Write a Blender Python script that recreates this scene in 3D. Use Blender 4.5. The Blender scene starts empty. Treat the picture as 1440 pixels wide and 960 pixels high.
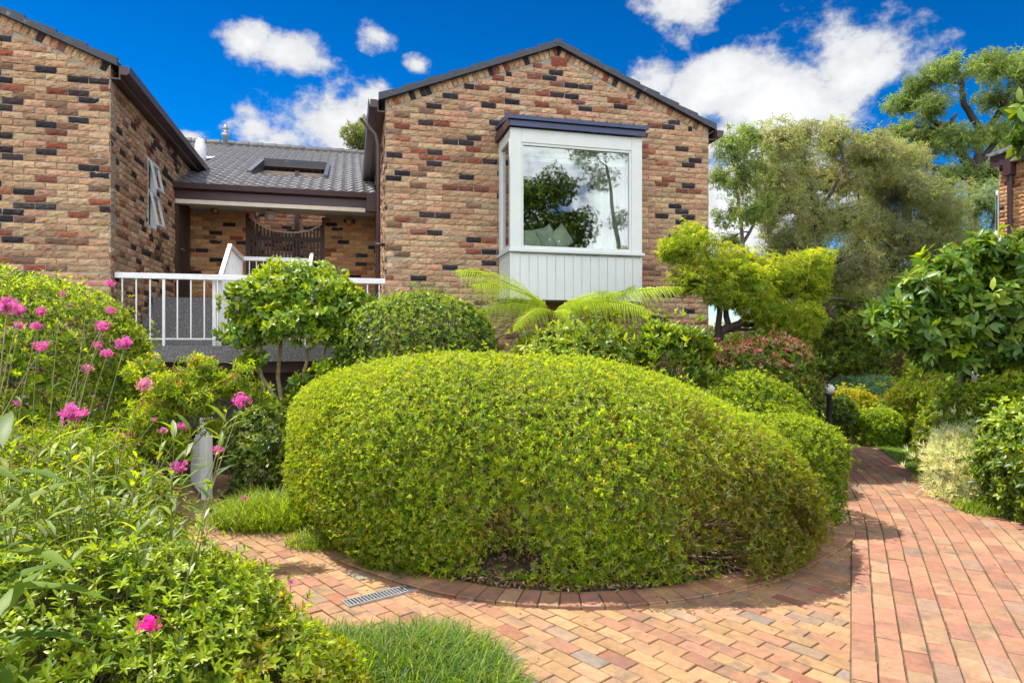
import bpy, math, numpy as np
from mathutils import Vector
rng = np.random.default_rng(7)
R = math.radians
scene = bpy.context.scene
col = scene.collection
F, HOR, CAMH = 920.0, 488.0, 1.6
CA, SA = math.cos(R(14)), math.sin(R(14))

# ------------------------------------------------------------------ helpers
def P(px, py, Y):                      # where a thing seen in that direction stands, Y metres ahead
    return np.array([(px-720)/F*Y, Y, CAMH+(HOR-py)/F*Y])
def G(px, py):                         # point on the ground
    Y = CAMH*F/(py-HOR); return np.array([(px-720)/F*Y, Y, 0.0])
def hw(u, v, z):                       # street grid of the houses -> world
    u, v, z = np.broadcast_arrays(np.asarray(u, float), np.asarray(v, float), np.asarray(z, float))
    return np.stack([CA*u-SA*v, SA*u+CA*v, z], -1)
def nrm(a): return a/np.maximum(np.linalg.norm(a, axis=-1, keepdims=True), 1e-9)
_K = {}
def noise(p, freq, seed):              # smooth lumpy noise, about -1..1
    if seed not in _K:
        r = np.random.default_rng(seed); _K[seed] = (nrm(r.normal(size=(14, 3)))*r.uniform(.6, 1.9, (14, 1)), r.uniform(0, 6.28, 14))
    k, ph = _K[seed]
    return np.sin(p@(k.T*freq)+ph).sum(-1)/4.2

class Buf:
    def __init__(s): s.v=[]; s.l=[]; s.t=[]; s.c=[]; s.n=0
    def add(s, verts, faces, colr=(.5,.5,.5)):
        """verts (n,3) or (m,n,3) ; faces: list of index lists (same for every m); colr broadcast to verts"""
        verts = np.asarray(verts, float)
        if verts.ndim == 2: verts = verts[None]
        m, n, _ = verts.shape
        if m == 0: return
        flat = np.concatenate([np.asarray(f) for f in faces]); tot = np.array([len(f) for f in faces])
        s.l.append((flat[None]+np.arange(m)[:, None]*n+s.n).ravel()); s.t.append(np.tile(tot, m))
        s.v.append(verts.reshape(-1, 3)); c = np.asarray(colr, float)
        if c.ndim == 1: c = np.broadcast_to(c, (m, n, 3))
        elif c.ndim == 2: c = np.broadcast_to(c[:, None], (m, n, 3))
        s.c.append(c.reshape(-1, 3)); s.n += m*n
    def box(s, frame, a0, a1, b0, b1, z0, z1, c=(.5,.5,.5)):
        q = [(a, b, z) for z in (z0, z1) for a, b in ((a0,b0),(a1,b0),(a1,b1),(a0,b1))]
        q = np.array(q); s.add(frame(q[:,0], q[:,1], q[:,2]), [[3,2,1,0],[4,5,6,7],[0,1,5,4],[1,2,6,5],[2,3,7,6],[3,0,4,7]], c)
    def prism(s, front, back, c=(.5,.5,.5)):
        f, b = np.asarray(front, float), np.asarray(back, float); n = len(f)
        fc = [list(range(n)), list(range(2*n-1, n-1, -1))]+[[i, i+n, (i+1)%n+n, (i+1)%n] for i in range(n)]
        s.add(np.vstack([f, b]), fc, c)
    def tubes(s, paths, rad, k=5, c=(.5,.5,.5)):
        paths = np.asarray(paths, float); rad = np.asarray(rad, float)
        if paths.ndim == 2: paths = paths[None]
        n, m, _ = paths.shape; rad = np.broadcast_to(rad, (n, m))
        t = nrm(np.gradient(paths, axis=1)); ref = np.where(np.abs(t[:, :1, 2:]) > .85, [1., .1, 0], [0.05, .1, 1.]); ref = np.broadcast_to(ref, t.shape)
        a = nrm(np.cross(t, ref)); b = np.cross(t, a)
        an = np.arange(k)*2*math.pi/k
        ring = paths[:, :, None]+(a[:, :, None]*np.cos(an)[:, None]+b[:, :, None]*np.sin(an)[:, None])*rad[:, :, None, None]
        fc = [[i*k+j, i*k+(j+1)%k, (i+1)*k+(j+1)%k, (i+1)*k+j] for i in range(m-1) for j in range(k)]
        fc += [list(range(k-1, -1, -1)), list(range((m-1)*k, m*k))]
        s.add(ring.reshape(n, m*k, 3), fc, c)
    def lathe(s, centre, prof, k=24, c=(.5,.5,.5)):
        an = np.arange(k)*2*math.pi/k; pr = np.array(prof)
        v = np.stack([pr[:, None, 0]*np.cos(an), pr[:, None, 0]*np.sin(an), np.broadcast_to(pr[:, None, 1], (len(pr), k))], -1).reshape(-1, 3)+np.asarray(centre)
        m = len(pr); fc = [[i*k+j, i*k+(j+1)%k, (i+1)*k+(j+1)%k, (i+1)*k+j] for i in range(m-1) for j in range(k)]
        fc += [list(range(k-1, -1, -1)), list(range((m-1)*k, m*k))]; s.add(v, fc, c)

ROOT = {}
def build(name, buf, mat, parent=None, smooth=False, loc=None, bevel=0):
    me = bpy.data.meshes.new(name)
    v = np.concatenate(buf.v); l = np.concatenate(buf.l); t = np.concatenate(buf.t); c = np.concatenate(buf.c)
    org = ROOT[parent.name] if parent else np.asarray(loc if loc is not None else (0, 0, 0), float)
    me.vertices.add(len(v)); me.vertices.foreach_set('co', (v-org).astype(np.float32).ravel())
    me.loops.add(len(l)); me.loops.foreach_set('vertex_index', l.astype(np.int32))
    me.polygons.add(len(t)); me.polygons.foreach_set('loop_start', (np.cumsum(t)-t).astype(np.int32))
    me.update(calc_edges=True)
    a = me.attributes.new('col', 'FLOAT_COLOR', 'POINT')
    a.data.foreach_set('color', np.hstack([c, np.ones((len(c), 1))]).astype(np.float32).ravel())
    me.polygons.foreach_set('use_smooth', np.full(len(t), bool(smooth)))
    me.materials.append(mat); me.update()
    o = bpy.data.objects.new(name, me); col.objects.link(o)
    if parent: o.parent = parent
    else: o.location = org
    ROOT[o.name] = org
    if bevel:
        b = o.modifiers.new('bevel', 'BEVEL'); b.width = bevel; b.segments = 2; b.limit_method = 'ANGLE'
    return o
def tag(o, label=None, cat=None, group=None, kind=None):
    for k, val in (('label', label), ('category', cat), ('group', group), ('kind', kind)):
        if val: o[k] = val
    return o
def thing(name, label, cat, loc, group=None):
    o = bpy.data.objects.new(name, None); o.empty_display_size = .2; o.location = loc; col.objects.link(o)
    ROOT[o.name] = np.asarray(loc, float); return tag(o, label, cat, group)

# ------------------------------------------------------------------ materials
def mat(name, rough=.6, spec=.4, colr=None, trans=0, var=0, vscale=8, bump=0, bscale=60, metal=0, coat=0, stain=None):
    m = bpy.data.materials.new(name); m.use_nodes = True; nt = m.node_tree; n = nt.nodes; L = nt.links
    b = n['Principled BSDF']; b.inputs['Roughness'].default_value = rough; b.inputs['Specular IOR Level'].default_value = spec
    b.inputs['Metallic'].default_value = metal; b.inputs['Coat Weight'].default_value = coat
    tc = n.new('ShaderNodeTexCoord')
    if colr is None:
        a = n.new('ShaderNodeAttribute'); a.attribute_name = 'col'; src = a.outputs['Color']
    else:
        a = n.new('ShaderNodeRGB'); a.outputs[0].default_value = (*colr, 1); src = a.outputs[0]
    if var:
        nz = n.new('ShaderNodeTexNoise'); nz.inputs['Scale'].default_value = vscale; nz.inputs['Detail'].default_value = 7; nz.inputs['Roughness'].default_value = .65
        L.new(tc.outputs['Object'], nz.inputs['Vector'])
        mr = n.new('ShaderNodeMapRange'); mr.inputs[1].default_value = .25; mr.inputs[2].default_value = .75; mr.inputs[3].default_value = 1-var; mr.inputs[4].default_value = 1+var
        L.new(nz.outputs[0], mr.inputs[0])
        mx = n.new('ShaderNodeVectorMath'); mx.operation = 'SCALE'; L.new(src, mx.inputs[0]); L.new(mr.outputs[0], mx.inputs['Scale']); src = mx.outputs[0]
    if stain:
        sc_, lo, hi, sc_col = stain
        nz = n.new('ShaderNodeTexNoise'); nz.inputs['Scale'].default_value = sc_; nz.inputs['Detail'].default_value = 8; nz.inputs['Roughness'].default_value = .7
        L.new(tc.outputs['Object'], nz.inputs['Vector'])
        mr = n.new('ShaderNodeMapRange'); mr.inputs[1].default_value = lo; mr.inputs[2].default_value = hi; L.new(nz.outputs[0], mr.inputs[0])
        mx = n.new('ShaderNodeMix'); mx.data_type = 'RGBA'; L.new(mr.outputs[0], mx.inputs['Factor']); L.new(src, mx.inputs['A']); mx.inputs['B'].default_value = (*sc_col, 1); src = mx.outputs['Result']
    L.new(src, b.inputs['Base Color'])
    if bump:
        nz = n.new('ShaderNodeTexNoise'); nz.inputs['Scale'].default_value = bscale; nz.inputs['Detail'].default_value = 6
        L.new(tc.outputs['Object'], nz.inputs['Vector'])
        bp = n.new('ShaderNodeBump'); bp.inputs['Strength'].default_value = bump; bp.inputs['Distance'].default_value = .01
        L.new(nz.outputs[0], bp.inputs['Height']); L.new(bp.outputs[0], b.inputs['Normal'])
    if trans:
        out = n['Material Output']; tr = n.new('ShaderNodeBsdfTranslucent'); mi = n.new('ShaderNodeMixShader'); mi.inputs[0].default_value = trans
        g = n.new('ShaderNodeMix'); g.data_type = 'RGBA'; g.blend_type = 'MULTIPLY'; g.inputs['Factor'].default_value = 1; g.inputs['B'].default_value = (2.0, 1.75, .8, 1)
        L.new(src, g.inputs['A']); L.new(g.outputs['Result'], tr.inputs[0]); L.new(b.outputs[0], mi.inputs[1]); L.new(tr.outputs[0], mi.inputs[2]); L.new(mi.outputs[0], out.inputs[0])
    return m
M = dict(
 leaf=mat('leaf_soft', .5, .35, trans=.52), gloss=mat('leaf_glossy', .42, .42, trans=.32), petal=mat('petal', .6, .2, trans=.4),
 stem=mat('woody_stem', .85, .2, var=.35, vscale=30), bark=mat('bark', .9, .15, var=.4, vscale=18, bump=.6, bscale=30),
 brick=mat('rock_faced_brick', .92, .18, var=.3, vscale=28, bump=.9, bscale=45, stain=(1.7, .60, 1.0, (.22, .19, .14))),
 paver=mat('clay_paver', .8, .28, var=.22, vscale=22, bump=.35, bscale=90, stain=(4.5, .52, .72, (.13, .105, .085))),
 tile=mat('concrete_roof_tile', .42, .5, (.12, .115, .115), var=.35, vscale=5, bump=.4, bscale=60),
 brown=mat('brown_painted_timber', .38, .45, (.055, .026, .028), var=.2, vscale=6), steel=mat('dark_blue_steel', .3, .5, (.022, .038, .115), var=.3, vscale=5),
 white=mat('white_paint', .42, .45, (.60, .635, .625), var=.05, vscale=5, stain=(3.5, .60, .88, (.44, .45, .40))), cream=mat('cream_paint', .55, .3, (.66, .60, .5), var=.08),
 rail=mat('white_enamel_rail', .35, .5, (.74, .74, .75), var=.12, vscale=9, stain=(7, .6, .8, (.36, .35, .32))),
 room=mat('room_plaster', .8, .2, (.55, .53, .48)), dark=mat('dark_void', .9, .1, (.03, .03, .032), var=.2), cloth=mat('sheer_cloth', .8, .2, (.72, .75, .72), trans=.3, var=.06, vscale=14),
 cush=mat('cushion_cloth', .85, .2, (.74, .75, .64), var=.08, vscale=30), render=mat('grey_render', .85, .2, (.2, .185, .185), var=.18, vscale=3, bump=.2),
 soil=mat('mulch_soil', .95, .1, (.06, .04, .026), var=.6, vscale=14, bump=1, bscale=40), lawn=mat('lawn_turf', .9, .15, (.10, .19, .03), var=.4, vscale=6, bump=.6, bscale=80),
 sand=mat('joint_sand', .95, .1, (.11, .085, .055), var=.4, vscale=12, bump=.4, stain=(2.5, .5, .65, (.07, .085, .03))), slab=mat('pebble_concrete', .8, .3, (.16, .155, .16), var=.5, vscale=55, bump=.9, bscale=60, stain=(70, .56, .62, (.5, .48, .45))),
 terra=mat('terracotta', .8, .25, (.25, .075, .045), var=.2, vscale=20), metal=mat('zinc_metal', .45, .5, (.45, .46, .48), metal=.7, var=.15), iron=mat('cast_iron', .5, .5, (.035, .035, .04), var=.3, vscale=30),
 globe=mat('opal_globe', .25, .5, (.72, .70, .66), coat=.5), timber=mat('dark_timber', .5, .4, (.045, .022, .016), var=.35, vscale=9), litter=mat('dry_leaf', .8, .2, trans=.15),
 brass=mat('brass', .35, .5, (.42, .27, .10), metal=.8))
def glass(name, tint, refl):
    m = bpy.data.materials.new(name); m.use_nodes = True; nt = m.node_tree; n = nt.nodes; n.remove(n['Principled BSDF'])
    g = n.new('ShaderNodeBsdfGlossy'); g.inputs['Roughness'].default_value = .012; g.inputs[0].default_value = (.95, .97, 1, 1)
    t = n.new('ShaderNodeBsdfTransparent'); t.inputs[0].default_value = (*tint, 1)
    lw = n.new('ShaderNodeFresnel'); lw.inputs[0].default_value = 1.5
    ad = n.new('ShaderNodeMath'); ad.operation = 'ADD'; ad.use_clamp = True; ad.inputs[1].default_value = refl; nt.links.new(lw.outputs[0], ad.inputs[0])
    mi = n.new('ShaderNodeMixShader'); nt.links.new(ad.outputs[0], mi.inputs[0]); nt.links.new(t.outputs[0], mi.inputs[1]); nt.links.new(g.outputs[0], mi.inputs[2]); nt.links.new(mi.outputs[0], n['Material Output'].inputs[0])
    return m
M['glass'] = glass('window_glass', (.86, .93, .90), .12); M['dglass'] = glass('dark_glass', (.25, .33, .45), .25)

# ------------------------------------------------------------------ camera, sky, sun
cam = bpy.data.cameras.new('camera'); co = bpy.data.objects.new('camera', cam); col.objects.link(co)
co.location = (0, 0, CAMH); co.rotation_euler = (R(90), 0, 0); cam.sensor_width = 36; cam.lens = 36*F/1440
cam.shift_y = (HOR-480)/1440; cam.clip_end = 2000; cam.clip_start = .05; scene.camera = co
SUN = nrm(np.array([-.46, .33, 1.0])); EL = math.asin(SUN[2]); AZ = math.atan2(SUN[0], SUN[1])
sl = bpy.data.lights.new('sun', 'SUN'); sl.energy = 3.0; sl.angle = R(.5); sl.color = (1, .93, .82)
so = bpy.data.objects.new('sun', sl); so.rotation_euler = Vector(SUN).to_track_quat('Z', 'Y').to_euler(); so.location = (0, 0, 30); col.objects.link(so)
w = bpy.data.worlds.new('World'); scene.world = w; w.use_nodes = True; nt = w.node_tree; N = nt.nodes; Lk = nt.links
bg = N['Background']; bg.inputs[1].default_value = .15
sky = N.new('ShaderNodeTexSky'); sky.sky_type = 'NISHITA'; sky.sun_disc = False; sky.sun_elevation = EL; sky.sun_rotation = AZ; sky.ozone_density = 3; sky.air_density = 1.0; sky.dust_density = .3
hs = N.new('ShaderNodeHueSaturation'); hs.inputs['Saturation'].default_value = 1.7; hs.inputs['Hue'].default_value = .512; hs.inputs['Value'].default_value = .32; Lk.new(sky.outputs[0], hs.inputs['Color'])
tc = N.new('ShaderNodeTexCoord')
def vm(op, a, b=None, s=None):
    x = N.new('ShaderNodeVectorMath'); x.operation = op
    for i, q in enumerate((a, b)):
        if q is None: continue
        if hasattr(q, 'links'): Lk.new(q, x.inputs[i])
        else: x.inputs[i].default_value = q
    return x
def mm(op, a, b=0.0, c=None):
    x = N.new('ShaderNodeMath'); x.operation = op
    for i, q in enumerate((a, b, c)):
        if q is None: continue
        if hasattr(q, 'links'): Lk.new(q, x.inputs[i])
        else: x.inputs[i].default_value = q
    return x.outputs[0]
D = vm('NORMALIZE', tc.outputs['Generated']).outputs[0]
def noi(scale, det, rough, off=(0, 0, 0), st=(1, 1, 1)):
    q = vm('MULTIPLY', D, st).outputs[0]; q = vm('ADD', q, off).outputs[0]
    x = N.new('ShaderNodeTexNoise'); x.inputs['Scale'].default_value = scale; x.inputs['Detail'].default_value = det; x.inputs['Roughness'].default_value = rough; Lk.new(q, x.inputs['Vector']); return x.outputs[0]
big, fine = noi(9, 9, .62, (0, 0, 0), (1, 1, 1.5)), noi(26, 8, .6, (3, 1, 2))
mask = None
CL = [(1090,150,.19,.11,1.0),(1200,110,.11,.07,.9),(975,10,.08,.09,.8),(1010,120,.10,.08,.85),(1040,195,.20,.06,.9),(405,82,.078,.036,.85),(350,58,.045,.034,.75),(528,50,.034,.025,.68),(585,92,.024,.016,.62),(470,170,.12,.065,.95),(400,195,.08,.03,.8),(520,135,.045,.03,.8),(265,192,.035,.012,.7),(930,110,.05,.05,.6),(1030,290,.11,.12,1.0),(1120,250,.12,.1,.9)]
for px, py, rx, rz, wt in CL:
    c = nrm(np.array([(px-720)/F, 1, (HOR-py)/F]))
    d = vm('SUBTRACT', D, tuple(c)).outputs[0]; d = vm('MULTIPLY', d, (1/rx, 1/max(rx, .05), 1/rz)).outputs[0]; ln = vm('LENGTH', d).outputs[1]
    k = mm('MULTIPLY', mm('MAXIMUM', mm('SUBTRACT', 1.25, ln), 0.0), wt)
    mask = k if mask is None else mm('MAXIMUM', mask, k)
# unseen bright clouds added behind the viewer as fill for the shaded fronts
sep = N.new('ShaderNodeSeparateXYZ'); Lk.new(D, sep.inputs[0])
rear_fill = mm('MULTIPLY', mm('MAXIMUM', mm('SUBTRACT', -.08, sep.outputs[1]), 0.0), 2.2)
mask = mm('MAXIMUM', mask, mm('MINIMUM', rear_fill, .74))
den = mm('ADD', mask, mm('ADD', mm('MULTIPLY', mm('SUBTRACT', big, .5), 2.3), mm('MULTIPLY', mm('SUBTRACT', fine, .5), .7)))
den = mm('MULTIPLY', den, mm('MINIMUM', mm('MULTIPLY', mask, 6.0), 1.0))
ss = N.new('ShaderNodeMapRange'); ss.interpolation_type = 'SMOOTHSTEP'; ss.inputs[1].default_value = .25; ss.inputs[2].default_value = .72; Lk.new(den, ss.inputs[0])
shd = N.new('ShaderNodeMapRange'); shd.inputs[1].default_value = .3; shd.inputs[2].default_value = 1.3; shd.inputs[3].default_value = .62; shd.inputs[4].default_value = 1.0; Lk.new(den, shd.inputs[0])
zg = N.new('ShaderNodeMapRange'); zg.inputs[1].default_value = .05; zg.inputs[2].default_value = .5; zg.inputs[3].default_value = 1.25; zg.inputs[4].default_value = .72; Lk.new(sep.outputs[2], zg.inputs[0])
skc = vm('SCALE', hs.outputs[0]); Lk.new(zg.outputs[0], skc.inputs['Scale'])
br = N.new('ShaderNodeMapRange'); br.inputs[1].default_value = .15; br.inputs[2].default_value = -.35; br.inputs[3].default_value = 2.45; br.inputs[4].default_value = 8.4; Lk.new(sep.outputs[1], br.inputs[0])  # cloud brightness, raised towards the unseen rear for added fill light
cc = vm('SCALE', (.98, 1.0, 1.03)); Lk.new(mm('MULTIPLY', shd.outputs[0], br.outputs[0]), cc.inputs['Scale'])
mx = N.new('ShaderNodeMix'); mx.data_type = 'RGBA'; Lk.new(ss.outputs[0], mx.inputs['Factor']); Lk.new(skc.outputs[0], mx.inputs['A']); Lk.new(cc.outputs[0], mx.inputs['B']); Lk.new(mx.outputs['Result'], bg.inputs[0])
vs = scene.view_settings; vs.view_transform = 'Standard'; vs.look = 'None'; vs.gamma = 1; vs.use_curve_mapping = False; vs.exposure = 1.55
scene.cycles.max_bounces = 8; scene.cycles.transparent_max_bounces = 12; scene.cycles.diffuse_bounces = 4; scene.cycles.use_denoising = True

# ------------------------------------------------------------------ brickwork
PAL = np.array([(.47,.30,.17),(.43,.26,.148),(.50,.335,.20),(.39,.24,.14),(.475,.275,.17),(.45,.315,.18),(.45,.245,.15),(.25,.078,.045),(.29,.115,.06),(.22,.08,.055),(.036,.03,.033),(.05,.035,.038),(.20,.11,.07)])
PW = np.array([.15,.13,.12,.12,.12,.10,.08,.03,.035,.03,.082,.03,.035]); PW /= PW.sum()
BX, BY = 6, 4
_gx, _gy = np.meshgrid(np.linspace(-.5, .5, BX), np.linspace(-.5, .5, BY)); _g = np.stack([_gx.ravel(), _gy.ravel()], -1)
_ring = list(range(BX))+[BX*(j+1)-1 for j in range(1, BY)]+list(range(BX*BY-2, BX*(BY-1)-1, -1))+[BX*j for j in range(BY-2, 0, -1)]
_bf = [[j*BX+i, j*BX+i+1, (j+1)*BX+i+1, (j+1)*BX+i] for j in range(BY-1) for i in range(BX-1)]
_nr = len(_ring); _bf += [[_ring[i], BX*BY+i, BX*BY+(i+1)%_nr, _ring[(i+1)%_nr]] for i in range(_nr)]
def bricks(buf, frame, cen, size, ang=0, seed=1, pal=PAL, pw=PW, warm=None):
    """frame(a, depth, z): wall axes -> world, depth outwards"""
    cen = np.asarray(cen, float); size = np.asarray(size, float); n = len(cen)
    if n == 0: return
    r = np.random.default_rng(seed); ang = np.broadcast_to(ang, (n,))
    loc = _g[None]*size[:, None]; edge = (np.abs(_g).max(-1) > .49)
    loc = loc*(1+r.normal(0, .012, (n, BX*BY, 1))*edge[None, :, None])
    dep = r.normal(0, .0035, (n, BX*BY))+r.normal(0, .003, (n, 1))+np.where(edge, -.004, .0045)
    ca, sa = np.cos(ang)[:, None], np.sin(ang)[:, None]
    a = cen[:, None, 0]+loc[..., 0]*ca-loc[..., 1]*sa; z = cen[:, None, 1]+loc[..., 0]*sa+loc[..., 1]*ca
    A = np.concatenate([a, a[:, _ring]], 1); Z = np.concatenate([z, z[:, _ring]], 1); Dp = np.concatenate([dep, np.full((n, _nr), -.02)], 1)
    v = frame(A, Dp, Z)
    c = pal[r.choice(len(pal), n, p=pw)]*r.uniform(.74, 1.16, (n, 1))
    if warm is not None: c = c*np.asarray(warm)
    c = c[:, None]*r.uniform(.86, 1.14, (n, BX*BY+_nr, 1))
    buf.add(v, _bf, c)
def courses(a0, a1, z0, z1, lim=None, holes=(), seed=3):
    """running bond with clipped ends; lim(z)->(lo,hi); holes (a0,a1,z0,z1)"""
    r = np.random.default_rng(seed); cen, size = [], []
    H_, Lb, J = .086, .24, .013
    for k in range(int((z1-z0)/H_)+1):
        zc = z0+k*H_+H_/2
        if zc+.03 > z1: break
        lo, hi = (a0, a1) if lim is None else lim(zc)
        rs = [(lo, hi)]
        for h in holes:
            if h[2]-.03 < zc < h[3]+.03:
                rs = [q for (p, s) in rs for q in ((p, min(s, h[0])), (max(p, h[1]), s)) if q[1]-q[0] > .03]
        off = a0+(0 if k % 2 else -.12)+r.normal(0, .004)
        for lo, hi in rs:
            i = math.floor((lo-off)/Lb)
            while off+i*Lb < hi:
                x0, x1 = max(lo, off+i*Lb+J/2), min(hi, off+(i+1)*Lb-J/2); i += 1
                if x1-x0 > .025: cen.append(((x0+x1)/2, zc+r.normal(0, .0012))); size.append((x1-x0, H_-J+r.normal(0, .0015)))
    return cen, size
MORT = (.30, .275, .225)
def frame_front(v): return lambda a, d, z: hw(a, v-np.asarray(d), z)
def frame_right(u): return lambda a, d, z: hw(u+np.asarray(d), a, z)      # faces +u, a runs along v
def frame_left(u): return lambda a, d, z: hw(u-np.asarray(d), a, z)
def backing(buf, frame, polys, th=.2):
    for p in polys:
        p = np.array(p, float); buf.prism(frame(p[:, 0], np.full(len(p), -.012), p[:, 1]), frame(p[:, 0], np.full(len(p), -th), p[:, 1]), MORT)

EAVE, TAN = 5.24, .398
SL = math.atan(TAN)
def gable_front(buf, frame, a0, a1, z0, hole=None, seed=5):
    mid = (a0+a1)/2; top = lambda a: EAVE+TAN*min(a-a0, a1-a)
    lim = lambda z: (a0+max(0, (z+.16-EAVE)/TAN), a1-max(0, (z+.16-EAVE)/TAN)) if z > EAVE-.17 else (a0, a1)
    c, s = courses(a0, a1, z0, top(mid)-.2, lim, [hole] if hole else (), seed)
    bricks(buf, frame, c, s, seed=seed)
    if hole:
        h0, h1, b0, b1 = hole
        backing(buf, frame, [[(a0, z0), (h0, z0), (h0, top(h0)), (a0, EAVE)], [(h1, z0), (a1, z0), (a1, EAVE), (h1, top(h1))], [(h0, z0), (h1, z0), (h1, b0), (h0, b0)], [(h0, b1), (h1, b1), (h1, top(h1)), (mid, top(mid)), (h0, top(h0))]])
    else: backing(buf, frame, [[(a0, z0), (a1, z0), (a1, EAVE), (mid, top(mid)), (a0, EAVE)]])
    cen, siz, an = [], [], []
    n = int((mid-a0)/math.cos(SL)/.086)
    for sgn in (1, -1):
        for i in range(n):
            d = (i+.6)*.086; a = a0+d*math.cos(SL) if sgn > 0 else a1-d*math.cos(SL)
            cen.append((a+sgn*math.sin(SL)*.066*1, EAVE+d*math.sin(SL)-math.cos(SL)*.066)); siz.append((.076, .112)); an.append(sgn*SL)
    bricks(buf, frame, cen, siz, np.array(an), seed+9)

def tiled(buf, frame, a0, a1, s0, s1, z0, tan, skip=None, step=.025, cs=.31):
    """concrete tiles: rolls across a, courses up s (horizontal run), frame(a, s, z)"""
    a = np.arange(a0, a1+1e-6, step); ns = int(math.ceil((s1-s0)/cs)); r = np.random.default_rng(2)
    wave = .024*np.sin(a*2*math.pi/.20); wave = np.where(wave < -.014, -.014, wave)
    rows = []
    for k in range(ns):
        for f, lift in ((0, .0), (.02, .034), (1.0, .006)):
            s = min(s0+(k+f)*cs, s1); jit = .003*np.sin(np.floor(a/.30)*12.9+k*7.7)
            rows.append(np.stack([a, np.full_like(a, s), z0+(s-s0)*tan+lift+wave+jit], -1))
    g = np.array(rows); m, n, _ = g.shape; v = frame(g[..., 0], g[..., 1], g[..., 2]).reshape(-1, 3)
    i, j = np.meshgrid(np.arange(m-1), np.arange(n-1), indexing='ij'); q = np.stack([i*n+j, i*n+j+1, (i+1)*n+j+1, (i+1)*n+j], -1)
    if skip is not None:
        ca_ = (g[:-1, :-1, 0]+g[1:, 1:, 0])/2; cs_ = (g[:-1, :-1, 1]+g[1:, 1:, 1])/2; q = q[~skip(ca_, cs_)]
    q = q.reshape(-1, 4)
    buf.v.append(v); buf.l.append((q+buf.n).ravel()); buf.t.append(np.full(len(q), 4)); buf.c.append(np.full((len(v), 3), .1)); buf.n += len(v)

hf = lambda a, b, z: hw(a, b, z)
def roof_pair(root, a0, a1, v0, v1, over=.10):
    """two tiled slopes of a gable whose ridge runs along v"""
    b = Buf(); mid = (a0+a1)/2; L_ = mid-a0+over; zb = EAVE-over*TAN+.035
    tiled(b, lambda a, s, z: hw(a0-over+s, a, z), v0-.03, v1, 0, L_, zb, TAN); tiled(b, lambda a, s, z: hw(a1+over-s, a, z), v0-.03, v1, 0, L_, zb, TAN)
    for s, x0 in ((1, a0-over), (-1, a1+over)):
        pts = [(x0, zb-.03), (mid, zb+L_*TAN-.03), (mid, zb+L_*TAN-.005), (x0, zb-.005)]
        b.prism([hw(p, v0-.055, z) for p, z in pts], [hw(p, v1, z) for p, z in pts])
    roof = build('roof', b, M['tile'], root)
    b = Buf()                                       # barge tiles stepping up the rake
    for s, x0 in ((1, a0-over), (-1, a1+over)):
        n = int(L_/.36)+1
        for k in range(n):
            p0, p1 = k*L_/n, (k+1)*L_/n; e = 1.03
            q = [(x0+s*p0, zb+p0*TAN-.045), (x0+s*p1*1, zb+p1*TAN-.045), (x0+s*p1, zb+p1*TAN+.036), (x0+s*p0, zb+p0*TAN+.066)]
            b.prism([hw(p, v0-.085, z) for p, z in q], [hw(p, v0-.02, z) for p, z in q])
    b.prism([hw(mid-.09, v0-.09, zb+L_*TAN-.02), hw(mid+.09, v0-.09, zb+L_*TAN-.02), hw(mid+.05, v0-.09, zb+L_*TAN+.06), hw(mid-.05, v0-.09, zb+L_*TAN+.06)],
            [hw(mid-.09, v1, zb+L_*TAN-.02), hw(mid+.09, v1, zb+L_*TAN-.02), hw(mid+.05, v1, zb+L_*TAN+.06), hw(mid-.05, v1, zb+L_*TAN+.06)])
    build('verge_tiles', b, M['steelt'], root)
    for s, x0, w_ in ((1, a0-over, a0), (-1, a1+over, a1)):
        b = Buf(); b.box(hf, min(x0, x0-s*.02)+0, max(x0, x0-s*.02), v0-.02, v1, zb-.2, zb-.032); lo, hi = min(x0+s*.0, w_), max(x0, w_); b.box(hf, lo+.001, hi-.001, v0+.0, v1, zb-.19, zb-.17)
        build('fascia', b, M['brown'], root)
        b = Buf(); q = [(0, 0), (-s*.11, .02), (-s*.125, .115), (-s*.115, .115), (-s*.10, .03), (-s*.01, .012), (-s*.01, .115), (0, .115)]
        q = [(x0-s*.022+x, zb-.15+z) for x, z in q]; b.prism([hw(x, v0-.06, z) for x, z in q], [hw(x, v1, z) for x, z in q])
        b.box(hf, min(x0-s*.02, x0-s*.12), max(x0-s*.02, x0-s*.12), v0-.063, v0-.06, zb-.148, zb-.036)
        build('gutter', b, M['brown'], root)
M['steelt'] = mat('verge_tile', .4, .45, (.022, .028, .042), var=.3, vscale=9, stain=(9, .62, .75, (.35, .33, .3)))

# ------------------------------------------------------------------ main gabled house
U0, U1, VF = .52, 5.81, 9.77
house = thing('brick_house', 'tan brick gabled house with a white box bay window in its end wall', 'house', hw(3.1, 12, 0))
b = Buf(); gable_front(b, frame_front(VF), U0, U1, 0, (2.33, 4.14, 2.42, 4.62), 21)
c, s = courses(VF, VF+9, 0, EAVE-.02, seed=8)
bricks(b, frame_left(U0), c, s, seed=31); backing(b, frame_left(U0), [[(VF+.009, 0), (VF+9, 0), (VF+9, EAVE), (VF+.009, EAVE)]])
c, s = courses(VF, VF+9, 0, EAVE-.02, seed=9)
bricks(b, frame_right(U1), c, s, seed=32); backing(b, frame_right(U1), [[(VF+.009, 0), (VF+9, 0), (VF+9, EAVE), (VF+.009, EAVE)]])
wall = build('wall', b, M['brick'], house)
roof_pair(house, U0, U1, VF, VF+9)
b = Buf()
for k in range(6): b.box(frame_front(VF), 3.09, 3.31, .004, .014-.001*k, 6.0+.021*k, 6.013+.021*k)
b.box(frame_front(VF), 3.07, 3.33, -.004, .006, 5.985, 6.135); build('air_vent', b, M['terra'], house)
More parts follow.
